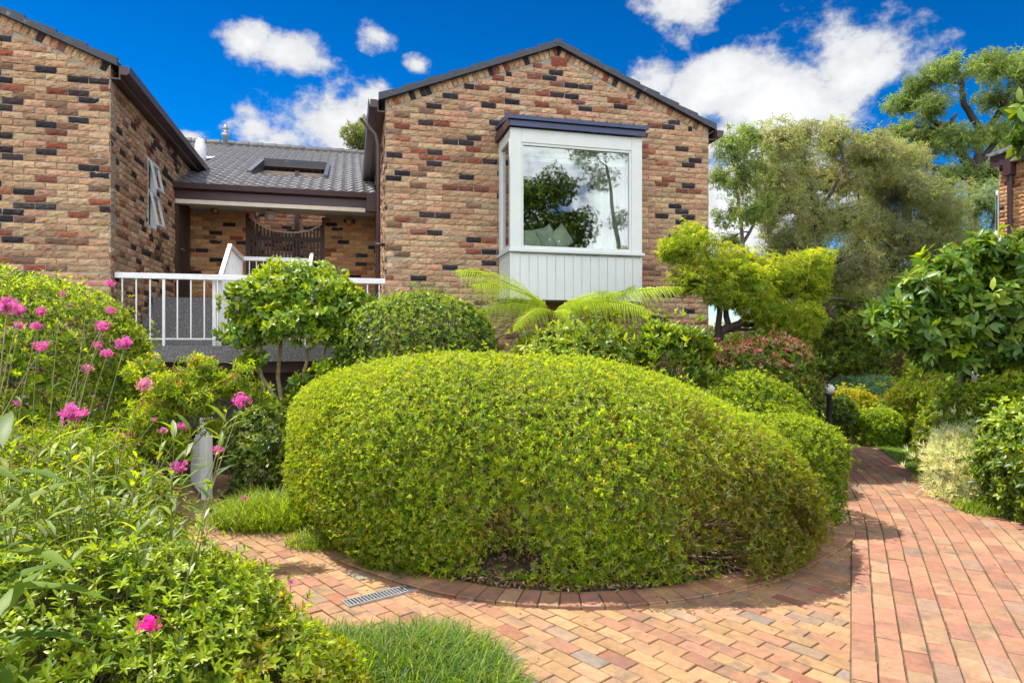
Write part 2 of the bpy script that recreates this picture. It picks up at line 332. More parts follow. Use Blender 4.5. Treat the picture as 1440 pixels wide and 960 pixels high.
b = Buf(); b.tubes([hw(U0-.1, VF+.14, .1), hw(U0-.1, VF+.14, 4.6), hw(U0-.14, VF+.14, 4.75), hw(U0-.34, VF+.14, 4.98)], .036, 10); b.box(hf, U0-.14, U0-.002, VF+.09, VF+.19, 3.1, 3.14); b.box(hf, U0-.14, U0-.002, VF+.09, VF+.19, 1.9, 1.94)
build('downpipe', b, M['brown'], house, True)
# room behind the bay
b = Buf(); b.box(hf, 1.0, 5.3, VF+.21, VF+.24, 2.3, 2.4)
for a in ((.9, .95, VF+.22, VF+4.5, 2.4, 5), (5.4, 5.45, VF+.22, VF+4.5, 2.4, 5), (.9, 5.45, VF+4.5, VF+4.55, 2.4, 5), (.9, 5.45, VF+.22, VF+4.5, 2.34, 2.4), (.9, 5.45, VF+.22, VF+4.5, 4.8, 4.85)): b.box(hf, *a)
build('room', b, M['room'], house)
# bay window
B0, B1, VB, BZ0, BS, BT = 2.22, 4.25, 9.01, 2.28, 3.02, 4.72
bay = Buf(); fr = hf
bay.box(fr, B0, B1, VB+.012, VF-.03, BS-.10, BS-.065)                       # seat board inside
bay.box(fr, B0+.06, B1-.06, VB+.06, VF+.1, BT-.02, BT+.02)
for a in (B0, B1-.17): bay.box(fr, a, a+.17, VB, VB+.09, BS-.02, BT)
bay.box(fr, B0+.17, B1-.17, VB+.002, VB+.088, BT-.2, BT-.001)
bay.box(fr, B0+.17, B1-.17, VB+.014, VB+.08, BT-.235, BT-.2)
for a in (B0+.17, B1-.20): bay.box(fr, a, a+.03, VB+.014, VB+.08, BS-.02, BT-.235)
bay.box(fr, B0+.2, B1-.2, VB+.014, VB+.08, BS-.02, BS+.03)
for a0, a1 in ((B0+.002, B0+.085), (B1-.085, B1-.002)):                       # side frames
    bay.box(fr, a0, a1, VF-.16, VF-.02, BS-.02, BT); bay.box(fr, a0, a1, VB+.09, VF-.16, BT-.17, BT-.002); bay.box(fr, a0, a1, VB+.09, VF-.16, BS-.02, BS+.04)
bwin = build('bay_window', bay, M['white'], house, bevel=.005)
b = Buf(); b.box(hf, B0-.03, B1+.03, VB-.04, VF-.01, BS-.065, BS-.022); build('sill', b, M['white'], bwin, bevel=.006)
b = Buf(); n = 15; wd = (B1-B0-.03)/n
for k in range(n): b.box(hf, B0+.015+k*wd+.003, B0+.015+(k+1)*wd-.003, VB+.012, VB+.03, BZ0, BS-.066)
b.box(hf, B0+.016, B1-.016, VB+.0255, VB+.05, BZ0+.004, BS-.067)
for sx in (B0+.01, B1-.03):
    for k in range(5): b.box(hf, sx, sx+.02, VB+.035+k*.143, VB+.035+(k+1)*.143-.005, BZ0, BS-.066)
    b.box(hf, sx+.006, sx+.016, VB+.052, VF-.02, BZ0+.004, BS-.067)
b.box(hf, B0+.03, B1-.03, VB+.052, VF-.015, BZ0+.01, BZ0+.03)
b.box(hf, B0-.002, B0+.028, VB+.002, VB+.034, BZ0-.004, BS-.066); b.box(hf, B1-.028, B1+.002, VB+.002, VB+.034, BZ0-.004, BS-.066)
build('board_panel', b, M['white'], bwin, bevel=.003)
b = Buf(); b.box(hf, B0+.19, B1-.19, VB+.04, VB+.046, BS+.02, BT-.225); build('pane', b, M['glass'], bwin)
b = Buf(); b.box(hf, B0+.04, B0+.046, VB+.08, VF-.15, BS+.03, BT-.16); build('side_pane', b, M['dglass'], bwin); b = Buf(); b.box(hf, B1-.046, B1-.04, VB+.08, VF-.15, BS+.03, BT-.16); build('side_pane', b, M['dglass'], bwin)
b = Buf()
def wedge(u0, u1, v0, v1, za, zb_, th):
    b.prism([hw(u0, v0, za), hw(u1, v0, za), hw(u1, v1, zb_), hw(u0, v1, zb_)], [hw(u0, v0, za-th), hw(u1, v0, za-th), hw(u1, v1, zb_-th), hw(u0, v1, zb_-th)])
wedge(B0-.05, B1+.06, VB-.1, VF-.012, BT+.15, BT+.26, .055); wedge(B0-.02, B1+.03, VB-.06, VF-.012, BT+.093, BT+.2, .085)
for k in range(11): u_ = B0-.04+k*(B1-B0+.08)/10; wedge(u_-.01, u_+.01, VB-.1, VF-.014, BT+.168, BT+.278, .02)
build('bay_roof', b, M['steel'], bwin)
b = Buf(); b.box(hf, B0-.052, B0-.024, VB-.06, VF-.014, BT+.0, BT+.10); build('bay_fascia', b, M['brown'], bwin)
# curtain, blind, cushions (rest in the bay)
b = Buf(); zz = np.array([BS, BT-.22])
def drape(u0, u1, v, amp, name, label, cat):
    b = Buf(); u = np.linspace(u0, u1, 90); vv = v+amp*np.sin(u*95+np.sin(u*31)*2)
    t = hw(u, vv, np.full_like(u, BT-.06)); q = hw(u, vv+.004*np.sin(u*40), np.full_like(u, BS-.04)); th = np.array([0, .003, 0])
    V = np.concatenate([t, q, t+th, q+th]); n = 90
    fc = [[i, i+1, n+i+1, n+i] for i in range(n-1)]+[[2*n+i+1, 2*n+i, 3*n+i, 3*n+i+1] for i in range(n-1)]; b.add(V, fc)
    tag(build(name, b, M['cloth'], loc=hw((u0+u1)/2, v, BS)), label, cat)
drape(B1-.62, B1-.12, VB+.42, .03, 'curtain', 'sheer white curtain hanging behind the right side of the bay glass', 'curtain')
drape(B0+.1, B0+.26, VB+.42, .03, 'curtain', 'narrow white curtain bunched at the left side of the bay glass', 'curtain')
b = Buf(); 
for k in range(4): b.box(hf, B0+.2, B1-.2, VB+.16+.012*(k % 2), VB+.17+.012*(k % 2), BT-.20-.07*k, BT-.135-.07*k)
tag(build('blind', b, M['cloth'], loc=hw(3.2, VB+.16, BT-.4), bevel=.004), 'folded pale blind drawn up at the top of the bay window', 'blind')
def cushion(u, v, z, w_, h_, rot, tilt, label):
    b = Buf(); n = 15; g = np.linspace(-1, 1, n); X, Y = np.meshgrid(g, g); T = .075*(np.clip((1-X**4)*(1-Y**4), 0, 1)**.5)
    pin = 1-.10*(1-np.abs(X)**2)*(np.abs(Y) > .0)*np.abs(Y)**3; pin2 = 1-.10*(1-np.abs(Y)**2)*np.abs(X)**3
    V = []
    for s in (1, -1): V.append(np.stack([X*w_/2*pin2, s*T, Y*h_/2*pin], -1).reshape(-1, 3))
    V = np.vstack(V); ct, st = math.cos(tilt), math.sin(tilt); V = np.stack([V[:, 0]*ct-V[:, 2]*st, V[:, 1], V[:, 0]*st+V[:, 2]*ct], -1)
    cr, sr = math.cos(rot), math.sin(rot); V = np.stack([V[:, 0]*cr-V[:, 1]*sr, V[:, 0]*sr+V[:, 1]*cr, V[:, 2]], -1); V[:, 2] -= V[:, 2].min()
    f = [[j*n+i, j*n+i+1, (j+1)*n+i+1, (j+1)*n+i] for j in range(n-1) for i in range(n-1)]; f += [[q+n*n for q in x[::-1]] for x in f]
    b.add(hw(u+V[:, 0], v+V[:, 1], z+V[:, 2]), f); tag(build('cushion', b, M['cush'], loc=hw(u, v, z), smooth=True), label, 'cushion', 'cushions on the bay window seat')
zs = BS-.064
cushion(2.60, VB+.26, zs, .42, .36, .1, .12, 'pale cushion at the left corner of the bay window seat')
cushion(2.84, VB+.24, zs, .30, .38, .45, .5, 'narrow cushion standing on its corner between the other two')
cushion(3.06, VB+.26, zs, .34, .36, .3, .7, 'pointed cushion at the right end of the three in the bay')

# ------------------------------------------------------------------ left house
UL, VL = -2.97, 9.40
lh = thing('brick_house', 'tan brick house wall beside the stairs with a narrow open casement window', 'house', hw(-5.6, 11.5, 0))
b = Buf(); gable_front(b, frame_front(VL), UL-5.29, UL, .4, None, 41)
WV0, WV1, WZ0, WZ1 = 11.02, 11.5, 3.42, 4.5
c, s = courses(VL, 14.6, .4, EAVE-.02, holes=[(WV0, WV1, WZ0-.08, WZ1)], seed=11); bricks(b, frame_right(UL), c, s, seed=44)
backing(b, frame_right(UL), [[(VL+.009, .4), (14.6, .4), (14.6, WZ0), (VL+.009, WZ0)], [(VL+.009, WZ1), (14.6, WZ1), (14.6, EAVE), (VL+.009, EAVE)], [(VL+.009, WZ0), (WV0, WZ0), (WV0, WZ1), (VL+.009, WZ1)], [(WV1, WZ0), (14.6, WZ0), (14.6, WZ1), (WV1, WZ1)]])
bricks(b, frame_right(UL+.02), [(WV0+.04+.086*k, WZ0-.045) for k in range(6)], [(.076, .10)]*6, 0, 77)
build('wall', b, M['brick'], lh)
roof_pair(lh, UL-5.29, UL, VL, 19)
wf = Buf()
for v0, v1, z0, z1 in ((WV0, WV0+.04, WZ0, WZ1), (WV1-.04, WV1, WZ0, WZ1), (WV0+.04, WV1-.04, WZ0, WZ0+.05), (WV0+.04, WV1-.04, WZ1-.05, WZ1), (WV0+.04, WV1-.04, 3.98, 4.03)): wf.box(hf, UL-.09, UL-.002, v0, v1, z0, z1)
cw = build('casement_window', wf, M['white'], lh, bevel=.004)
b = Buf(); b.box(hf, UL-.12, UL-.11, WV0+.02, WV1-.02, WZ0+.02, WZ1-.02); build('dark_pane', b, M['dglass'], cw)
for z0, z1 in ((WZ0+.05, 3.98), (4.03, WZ1-.05)):
    b = Buf(); f2 = lambda a, d, z: hw(UL+.01+(z1-np.asarray(z))*.2+np.asarray(d), a, z)
    for v0, v1, za, zb in ((WV0+.045, WV0+.085, z0, z1), (WV1-.085, WV1-.045, z0, z1), (WV0+.085, WV1-.085, z0, z0+.04), (WV0+.085, WV1-.085, z1-.04, z1)):
        b.prism(f2(np.array([v0, v1, v1, v0]), .03, np.array([za, za, zb, zb])), f2(np.array([v0, v1, v1, v0]), 0., np.array([za, za, zb, zb])))
    build('awning_sash', b, M['white'], cw)
b = Buf(); b.box(hf, UL-.002, UL+.05, 12.62, 12.70, 2.38, 4.3); b.box(hf, UL-.002, UL+.05, 13.44, 13.52, 2.38, 4.3); b.box(hf, UL-.002, UL+.05, 12.70, 13.44, 4.22, 4.3); b.box(hf, UL+.002, UL+.03, 12.70, 13.44, 2.38, 4.22)
for k in range(4): b.box(hf, UL+.03, UL+.04, 12.76+.16*k, 12.86+.16*k, 2.5, 4.1)
dr = build('side_door', b, M['timber'], lh, bevel=.004)
b = Buf(); b.tubes([hw(UL+.03, 12.8, 3.35), hw(UL+.09, 12.8, 3.35), hw(UL+.09, 12.92, 3.35)], .012, 8); build('door_handle', b, M['brass'], dr, True)

# ------------------------------------------------------------------ entry link between the houses
VE, ZE, VW, FL = 12.5, 4.45, 13.6, 2.38
HU0, HU1, HV0, HV1 = -1.95, -.47, 14.1, 16.15
lk = thing('entry_building', 'low tiled entry porch linking the two brick houses, with a roof opening', 'building', hw(-1.2, 13.5, 1.5))
b = Buf(); tiled(b, lambda a, s, z: hw(a, s, z), -9.5, U0-.02, VE, 19.1, ZE, TAN, lambda a, s: (a > HU0) & (a < HU1) & (s > HV0) & (s < HV1))
for x0, x1, y0, y1 in ((-9.5, HU0, VE+.05, 19.1), (HU1, U0-.02, VE+.05, 19.1), (HU0, HU1, VE+.05, HV0), (HU0, HU1, HV1, 19.1)):
    zt = lambda v: ZE+(v-VE)*TAN-.025
    b.prism([hw(x0, y0, zt(y0)), hw(x1, y0, zt(y0)), hw(x1, y1, zt(y1)), hw(x0, y1, zt(y1))], [hw(x0, y0, zt(y0)-.05), hw(x1, y0, zt(y0)-.05), hw(x1, y1, zt(y1)-.05), hw(x0, y1, zt(y1)-.05)])
tiled(b, lambda a, s, z: hw(a, 38.2-s, z), -9.5, U0-.02, VE, 19.1, ZE, TAN)
for k in range(28): u_ = -9.5+k*.36; b.tubes([hw(u_, 19.1, ZE+6.6*TAN+.02), hw(u_+.37, 19.1, ZE+6.6*TAN+.03)], [.10, .115], 8)
rf = build('roof', b, M['tile'], lk)
b = Buf(); zt = lambda v: ZE+(v-VE)*TAN
for u_ in (HU0, HU1):
    for s in (0,): b.prism([hw(u_-.04, HV0-.04, zt(HV0)-.14), hw(u_-.04, HV1+.04, zt(HV1)-.14), hw(u_-.04, HV1+.04, zt(HV1)+.07), hw(u_-.04, HV0-.04, zt(HV0)+.07)], [hw(u_+.04, HV0-.04, zt(HV0)-.14), hw(u_+.04, HV1+.04, zt(HV1)-.14), hw(u_+.04, HV1+.04, zt(HV1)+.07), hw(u_+.04, HV0-.04, zt(HV0)+.07)])
b.box(hf, HU0+.041, HU1-.041, HV0-.04, HV0+.03, zt(HV0)-.16, zt(HV0)+.012); b.box(hf, HU0+.041, HU1-.041, HV1-.04, HV1+.04, zt(HV1)-.04, zt(HV1)+.08)
build('opening_rim', b, M['steelt'], rf)
b = Buf(); b.box(hf, UL+.01, U0-.05, VE+.06, VE+.10, 4.21, 4.46); build('fascia', b, M['brown'], lk); b = Buf(); b.box(hf, UL+.01, U0-.05, HV1-.08, HV1-.055, zt(HV1)-.11, zt(HV1)-.045)
build('fascia', b, M['brown'], lk)
b = Buf(); q = [(0, 0), (-.11, .02), (-.125, .115), (-.115, .115), (-.1, .03), (-.01, .012), (-.01, .115), (0, .115)]; q = [(VE+.058+y, 4.355+z) for y, z in q]
b.prism([hw(UL+.005, y, z) for y, z in q], [hw(U0-.2, y, z) for y, z in q]); b.box(hf, U0-.2, U0-.03, VE-.08, VE+.058, 4.12, 4.47); build('gutter', b, M['brown'], lk)
b = Buf(); b.box(hf, UL+.012, U0-.22, VE+.07, VE+.2, 4.13, 4.208); build('porch_beam', b, M['cream'], lk, bevel=.004)
b = Buf(); b.box(hf, UL+.01, U0-.01, VE+.202, VW+.1, 4.25, 4.27); build('porch_ceiling', b, M['cream'], lk)
WARM = (1.12, .92, .62)
b = Buf()
for a0, a1, sd in ((UL, HU0, 51), (HU1, U0, 52)):
    c, s = courses(a0, a1, FL, 4.24, seed=sd); bricks(b, frame_front(VW), c, s, seed=sd+1, warm=WARM); backing(b, frame_front(VW), [[(a0, FL), (a1, FL), (a1, 4.249), (a0, 4.249)]])
c, s = courses(HU0-.3, HU1+.3, FL, zt(HV1)-.2, seed=55); bricks(b, frame_front(HV1-.03), c, s, seed=56, warm=(1.05, .9, .85)); backing(b, frame_front(HV1-.03), [[(HU0-.3, FL), (HU1+.3, FL), (HU1+.3, zt(HV1)-.2), (HU0-.3, zt(HV1)-.2)]])
for fr_, u_ in ((frame_right, HU0-.05), (frame_left, HU1+.05)):
    c, s = courses(VW+.21, HV1-.04, FL, 4.85, seed=57); bricks(b, fr_(u_), c, s, seed=58); backing(b, fr_(u_), [[(VW+.21, FL), (HV1-.04, FL), (HV1-.04, 4.85), (VW+.21, 4.85)]], .12)
build('wall', b, M['brick'], lk)
b = Buf(); b.box(hf, -1.22, -1.13, HV1-.14, HV1-.05, FL, zt(HV1)-.2); build('post', b, M['brown'], lk)
b = Buf(); b.box(hf, -1.75, -1.69, HV1-.09, HV1-.04, FL, 3.75); b.box(hf, -1.33, -1.27, HV1-.09, HV1-.04, FL, 3.75); b.box(hf, -1.69, -1.33, HV1-.09, HV1-.04, 3.69, 3.75); dd = build('glazed_door', b, M['white'], lk)
b = Buf(); b.box(hf, -1.69, -1.33, HV1-.07, HV1-.06, FL, 3.69); build('pane', b, M['dglass'], dd)
# dipped slatted screen gate
sg = thing('slatted_gate', 'dark timber slatted gate with a dipped curved top in the porch opening', 'gate', hw(-1.19, VW+.05, FL))
arc = lambda u: 3.87+.30*np.abs((np.asarray(u)+1.16)/.75)**2.6
b = Buf(); n = 21; us = np.linspace(HU0+.07, HU1-.07, n)
for u_ in us: b.box(hf, u_-.018, u_+.018, VW+.04, VW+.062, FL+.06, float(arc(u_))-.012)
build('slats', b, M['timber'], sg)
b = Buf(); b.box(hf, HU0+.004, HU1-.004, VW+.065, VW+.10, 3.70, 3.78); b.box(hf, HU0+.004, HU1-.004, VW+.065, VW+.10, 2.6, 2.68)
for u_ in (HU0+.004, HU1-.054): b.box(hf, u_, u_+.05, VW+.02, VW+.064, FL, 4.2)
build('frame', b, M['timber'], sg)
b = Buf(); u_ = np.linspace(HU0+.055, HU1-.055, 24); z_ = arc(u_)
for i in range(23): b.prism([hw(u_[i], VW+.03, z_[i]-.012), hw(u_[i+1], VW+.03, z_[i+1]-.012), hw(u_[i+1], VW+.03, z_[i+1]+.014), hw(u_[i], VW+.03, z_[i]+.014)], [hw(u_[i], VW+.07, z_[i]-.012), hw(u_[i+1], VW+.07, z_[i+1]-.012), hw(u_[i+1], VW+.07, z_[i+1]+.014), hw(u_[i], VW+.07, z_[i]+.014)])
build('curved_cap', b, M['cream'], sg)
# lamps of the porch
def ball(r, n=10): return [(max(r*math.sin(math.pi*i/n), .002), -r*math.cos(math.pi*i/n)) for i in range(n+1)]
gl = thing('pendant_light', 'white opal globe light hanging from the porch ceiling', 'light', P(380, 303.5, 12.6))
b = Buf(); b.lathe(ROOT[gl.name], ball(.105), 20); build('globe', b, M['globe'], gl, True)
b = Buf(); b.lathe(ROOT[gl.name]+(0, 0, .09), [(.045, 0), (.045, .03), (.012, .04), (.012, .14)], 12); build('ceiling_mount', b, M['brass'], gl, True)
for px, py, lab in ((308, 302, 'round brass wall light on the porch brick to the left of the gate'), (491, 313, 'round amber wall light on the porch brick right of the gate')):
    cpos = P(px, py, 12.95 if px < 400 else 13.25); uv = CA*cpos[0]+SA*cpos[1]; cpos = hw(uv, VW-.06, cpos[2]); sc_ = thing('wall_light', lab, 'light', cpos, 'brass wall lights by the gate')
    b = Buf(); b.lathe(cpos, ball(.075), 16); build('lamp_shade', b, M['brass'], sc_, True); b = Buf(); b.box(hf, uv-.04, uv+.04, VW-.012, VW-.002, cpos[2]-.03, cpos[2]+.09); b.box(hf, uv-.012, uv+.012, VW-.06, VW-.01, cpos[2]+.06, cpos[2]+.08); build('bracket', b, M['brass'], sc_)
# roof vents
def on_roof(px, py):
    x = (px-720)/F; du, dv, dz = CA*x+SA, -SA*x+CA, (HOR-py)/F; t = (ZE-TAN*VE-CAMH)/(dz-TAN*dv); return hw(t*du, t*dv, CAMH+t*dz)
q = on_roof(282, 224); rv = thing('roof_vent', 'squat pale roof vent low on the tiled porch roof', 'roof vent', q)
b = Buf(); b.lathe(q-(0, 0, .1), [(.12, 0), (.12, .4), (.105, .44), (.09, .52), (.06, .55)], 14); build('cowl', b, M['rail'], rv, True)
b = Buf(); b.box(lambda a, c_, z: np.stack(np.broadcast_arrays(a+q[0], c_+q[1], z+q[2]+c_*.43), -1), -.22, .22, -.24, .24, .012, .03); build('flashing', b, M['metal'], rv)
q = on_roof(317, 206); rv = thing('roof_vent', 'slim pointed flue near the ridge of the tiled roof', 'roof vent', q)
b = Buf(); b.lathe(q-(0, 0, .1), [(.06, 0), (.06, .36), (.11, .37), (.11, .43), (.06, .45), (.05, .56), (.09, .57), (.01, .68)], 12); build('flue', b, M['metal'], rv, True)

# landing, stairs, railings
st = thing('entry_stairs', 'pebbled concrete landing and steps rising to the porch', 'stairs', hw(-1.2, 9.6, 0))
b = Buf(); b.box(hf, UL+.01, U0-.01, 9.46, 12.04, 1.40, 1.62); build('landing', b, M['slab'], st, bevel=.008)
b = Buf(); b.box(hf, UL+.01, -1.80, 11.2, 13.55, 1.622, FL); b.box(hf, -1.80, U0-.01, 12.045, 13.55, 1.622, FL); build('porch_floor', b, M['slab'], st, bevel=.008)
b = Buf()
for k in range(4): b.box(hf, UL+.012, -1.81, 10.14+.265*k, 11.198, 1.622+.152*k, 1.622+.152*(k+1)-.002)
build('steps', b, M['slab'], st, bevel=.006)
b = Buf(); b.box(hf, UL+.02, U0-.02, 9.55, 9.65, 1.25, 1.398); build('edge_beam', b, M['timber'], st)
b = Buf(); b.box(hf, -2.35, U0-.02, 10.5, 10.65, -.1, 1.395); tag(build('retaining_wall', b, M['render'], loc=hw(-1, 10.5, 0)), 'grey rendered wall in the shade under the stair landing', 'wall')
b = Buf(); c, s = courses(-2.55, -2.3, -.05, 1.24, seed=71); bricks(b, frame_front(9.6), c, s, seed=72); b.box(hf, -2.55, -2.3, 9.61, 9.85, -.1, 1.25, MORT); tag(build('brick_pier', b, M['brick'], loc=hw(-2.4, 9.7, 0)), 'brick pier holding up the stair landing', 'pier')
ra = thing('railing', 'white metal railing along the front edge of the stair landing', 'railing', hw(-1.2, 9.52, 1.62))
b = Buf(); b.box(hf, UL+.015, U0-.015, 9.49, 9.55, 2.50, 2.575); build('top_rail', b, M['rail'], ra, bevel=.006)
b = Buf(); b.box(hf, UL+.015, U0-.015, 9.505, 9.535, 1.70, 1.72); build('bottom_rail', b, M['rail'], ra)
n = 21
for k in range(n):
    u_ = UL+.10+k*(U0-UL-.2)/(n-1); post = k % 7 == 3
    b = Buf(); w_ = .016 if post else .008
    b.box(hf, u_-w_, u_+w_, 9.52-w_, 9.52+w_, 1.60 if post else 1.721, 2.499); build('post' if post else 'baluster', b, M['rail'], ra)
def stair_rail(u_, lab, full):
    r_ = thing('railing', lab, 'railing', hw(u_, 10.2, 1.62))
    b = Buf(); pts = [(9.62, 2.53), (10.05, 2.58), (10.85, 3.16), (12.02, 3.12)] if full else [(10.3, 2.45), (12.0, 3.22)]
    for (va, za), (vb, zb) in zip(pts[:-1], pts[1:]):
        b.prism([hw(u_-.03, va, za-.035), hw(u_+.03, va, za-.035), hw(u_+.03, va, za+.035), hw(u_-.03, va, za+.035)], [hw(u_-.03, vb, zb-.035), hw(u_+.03, vb, zb-.035), hw(u_+.03, vb, zb+.035), hw(u_-.03, vb, zb+.035)])
    build('handrail', b, M['rail'], r_, bevel=.005)
    vs_ = np.arange(pts[0][0]+.02, 12.0, .115); zs_ = np.interp(vs_, [p[0] for p in pts], [p[1] for p in pts])
    for i, (v_, z_) in enumerate(zip(vs_, zs_)):
        z0 = 1.62 if v_ < 10.14 else (1.62+.152*min(5, int((v_-10.14)/.265)+1) if full else max(1.62, z_-.95))
        if i == 0 or i == len(vs_)-1: b = Buf(); b.box(hf, u_-.022, u_+.022, v_-.022, v_+.022, z0, z_+.05); build('newel_post', b, M['rail'], r_)
        else: b = Buf(); b.box(hf, u_-.008, u_+.008, v_-.008, v_+.008, z0, z_-.034); build('baluster', b, M['rail'], r_)
    if full:
        b = Buf(); b.box(hf, u_+.03, -.66, 11.99, 12.05, 3.085, 3.155); build('landing_handrail', b, M['rail'], r_, bevel=.005)
        for k in range(9): b = Buf(); x = u_+.12+k*.113; b.box(hf, x-.008, x+.008, 12.012, 12.028, FL, 3.084); build('baluster', b, M['rail'], r_)
stair_rail(-1.78, 'white stair handrail climbing from the landing up to the porch', True)
stair_rail(-.63, 'white sloping handrail behind the leafy camellia top', False)
# white gate below the stairs
gt = thing('garden_gate', 'small white slatted gate ajar below the stair landing', 'gate', G(291, 702))
g0 = ROOT[gt.name]; gx = lambda a, c_, z: np.stack(np.broadcast_arrays(g0[0]+np.asarray(a, float)*.45+np.asarray(c_)*.9, g0[1]+np.asarray(a, float)*.9-np.asarray(c_)*.45, np.asarray(z, float)), -1)
b = Buf(); b.box(gx, -.04, .04, -.04, .04, 0, .80); build('post', b, M['rail'], gt, bevel=.005); b = Buf(); b.box(gx, -.055, .055, -.055, .055, .80, .86); build('post_cap', b, M['rail'], gt, bevel=.008)
b = Buf(); g2 = lambda a, c_, z: np.stack(np.broadcast_arrays(g0[0]-.06-np.asarray(a, float)*.52+np.asarray(c_), g0[1]+np.asarray(a, float)*.8, np.asarray(z, float)), -1)
for k in range(8): b.box(g2, .05+.1*k, .085+.1*k, -.012, .012, .06, .78-.035*k-.006*k*k*.5)
b.box(g2, 0, .85, .012, .03, .16, .21); b.box(g2, 0, .85, .012, .03, .42, .47); build('slat_panel', b, M['rail'], gt)

# ------------------------------------------------------------------ neighbour house at the right
nb = thing('brick_house', 'neighbouring orange brick house end showing past the big leafed tree', 'house', P(1405, 488, 14.6)*np.array([1, 1, 0]))
n0 = ROOT[nb.name]; uN, vN = CA*n0[0]+SA*n0[1], -SA*n0[0]+CA*n0[1]
b = Buf(); fl_ = frame_left(uN); c, s = courses(vN-6, vN, 0, 5.75, seed=81); bricks(b, fl_, c, s, seed=82, warm=(1.1, .92, .7)); backing(b, fl_, [[(vN-6, 0), (vN, 0), (vN, 5.75), (vN-6, 5.75)]])
b.box(hf, uN+.009, uN+5, vN-.2, vN-.002, 0, 5.75, MORT); b.box(hf, uN+.21, uN+5, vN-6, vN-5.8, 0, 5.75, MORT); build('wall', b, M['brick'], nb)
b = Buf(); b.box(hf, uN-.14, uN-.12, vN-6.1, vN+.1, 5.6, 5.86); b.box(hf, uN-.12, uN+.1, vN-6.1, vN+.1, 5.752, 5.775); build('fascia', b, M['brown'], nb)
b = Buf(); tiled(b, lambda a, s, z: hw(uN-.2+s, a, z), vN-6.2, vN+.15, 0, 3, 5.86, TAN); tiled(b, lambda a, s, z: hw(uN+5.6-s, a, z), vN-6.2, vN+.15, 0, 3, 5.86, TAN); build('roof', b, M['tile'], nb)
b = Buf(); b.tubes([hw(uN-.07, vN-.3, 0), hw(uN-.07, vN-.3, 5.6)], .05, 8); b.box(hf, uN-.16, uN-.01, vN-.39, vN-.21, 5.35, 5.7); build('downpipe', b, M['brown'], nb)
b = Buf(); b.box(hf, uN-.02, uN+1.2, vN+.001, vN+.07, 2.8, 5.1); nw = build('window', b, M['white'], nb, bevel=.01)
b = Buf(); b.box(hf, uN-.026, uN-.0205, vN+.02, vN+.055, 3.2, 5.0); build('pane', b, M['dglass'], nw)
# ------------------------------------------------------------------ ground, paving
def inside(p, poly):
    x, y = p[..., 0], p[..., 1]; r = np.zeros(x.shape, bool); n = len(poly)
    for i in range(n):
        x0, y0 = poly[i]; x1, y1 = poly[(i+1) % n]
        r ^= ((y0 > y) != (y1 > y)) & (x < (x1-x0)*(y-y0)/((y1-y0) or 1e-9)+x0)
    return r
def smooth_line(pts, m, closed=False):
    pts = np.asarray(pts, float); n = len(pts); out = []
    for i in range(n if closed else n-1):
        a, b_, c, d = (pts[(i-1) % n], pts[i], pts[(i+1) % n], pts[(i+2) % n]) if closed else (pts[max(i-1, 0)], pts[i], pts[i+1], pts[min(i+2, n-1)])
        t = np.linspace(0, 1, m, endpoint=False)[:, None]
        out.append(.5*(2*b_+(c-a)*t+(2*a-5*b_+4*c-d)*t**2+(3*b_-a-3*c+d)*t**3))
    if not closed: out.append(pts[-1:])
    return np.concatenate(out)
BED = smooth_line([(2.86,6.5),(2.72,5.68),(1.99,4.89),(1.45,4.52),(.95,4.30),(.4,4.21),(-.3,4.38),(-.95,4.85),(-1.6,5.45),(-2.3,5.95),(-3.0,6.7),(-3.1,7.4),(-2.2,9),(3.6,9),(3.7,8)], 10, True)
b = Buf()
xs = np.concatenate([[-400, -120, -40], np.arange(-12, 16.1, .35), [40, 120, 400]]); ys = np.concatenate([[-400, -60], np.arange(-10, 26.1, .35), [45, 120, 500]])
Xg, Yg = np.meshgrid(xs, ys); pg = np.stack([Xg, Yg, np.zeros_like(Xg)], -1); Zg = -.05+.012*noise(pg, 1.3, 3)+1.4*np.clip((-3.9-Xg-.2*(9-Yg))/3, 0, 1)*np.clip((Yg-3)/3, 0, 1)*np.clip((30-Yg)/10, 0, 1)
Zg = Zg+np.clip((Yg-16)/60, 0, 1)*1.5
m, n = Xg.shape; i, j = np.meshgrid(np.arange(m-1), np.arange(n-1), indexing='ij'); q = np.stack([i*n+j, i*n+j+1, (i+1)*n+j+1, (i+1)*n+j], -1).reshape(-1, 4)
b.v.append(np.stack([Xg, Yg, Zg], -1).reshape(-1, 3)); b.l.append(q.ravel()); b.t.append(np.full(len(q), 4)); b.c.append(np.full((m*n, 3), .1)); b.n = m*n
tag(build('ground', b, M['soil'], smooth=True), kind='structure')
PAVE = [(-.7,1.2),(-.6,2.9),(-1.2,3.4),(-2.0,4.2),(-3.0,5.1),(-4.0,6.5),(-3.9,8.2),(-2.6,8.2),(0,8),(3.2,8),(4.3,10),(4.7,12),(4.7,14),(6.4,14),(6.02,11.9),(5.79,10.98),(5.5,9.6),(5.05,7.8),(4.6,6.4),(4.40,5.5),(4.1,4.8),(3.5,3.4),(3.2,1.2)]
fl2 = lambda pts, z: np.array([(x, y, z) for x, y in pts])
b = Buf(); b.add(fl2(PAVE, -.004), [list(range(len(PAVE)))]); tag(build('path_bedding', b, M['sand']), kind='structure')
PC1 = .76*np.array([(.43,.245,.125),(.44,.265,.13),(.42,.225,.13),(.40,.205,.125),(.42,.25,.14),(.35,.24,.16),(.36,.16,.10),(.30,.235,.18)]); PW1 = np.array([.24,.18,.2,.14,.1,.06,.04,.03])
PC2 = .78*np.array([(.41,.215,.13),(.40,.19,.12),(.43,.24,.14),(.37,.18,.125),(.41,.26,.15),(.33,.21,.15)]); PW2 = np.array([.25,.22,.2,.15,.1,.08])
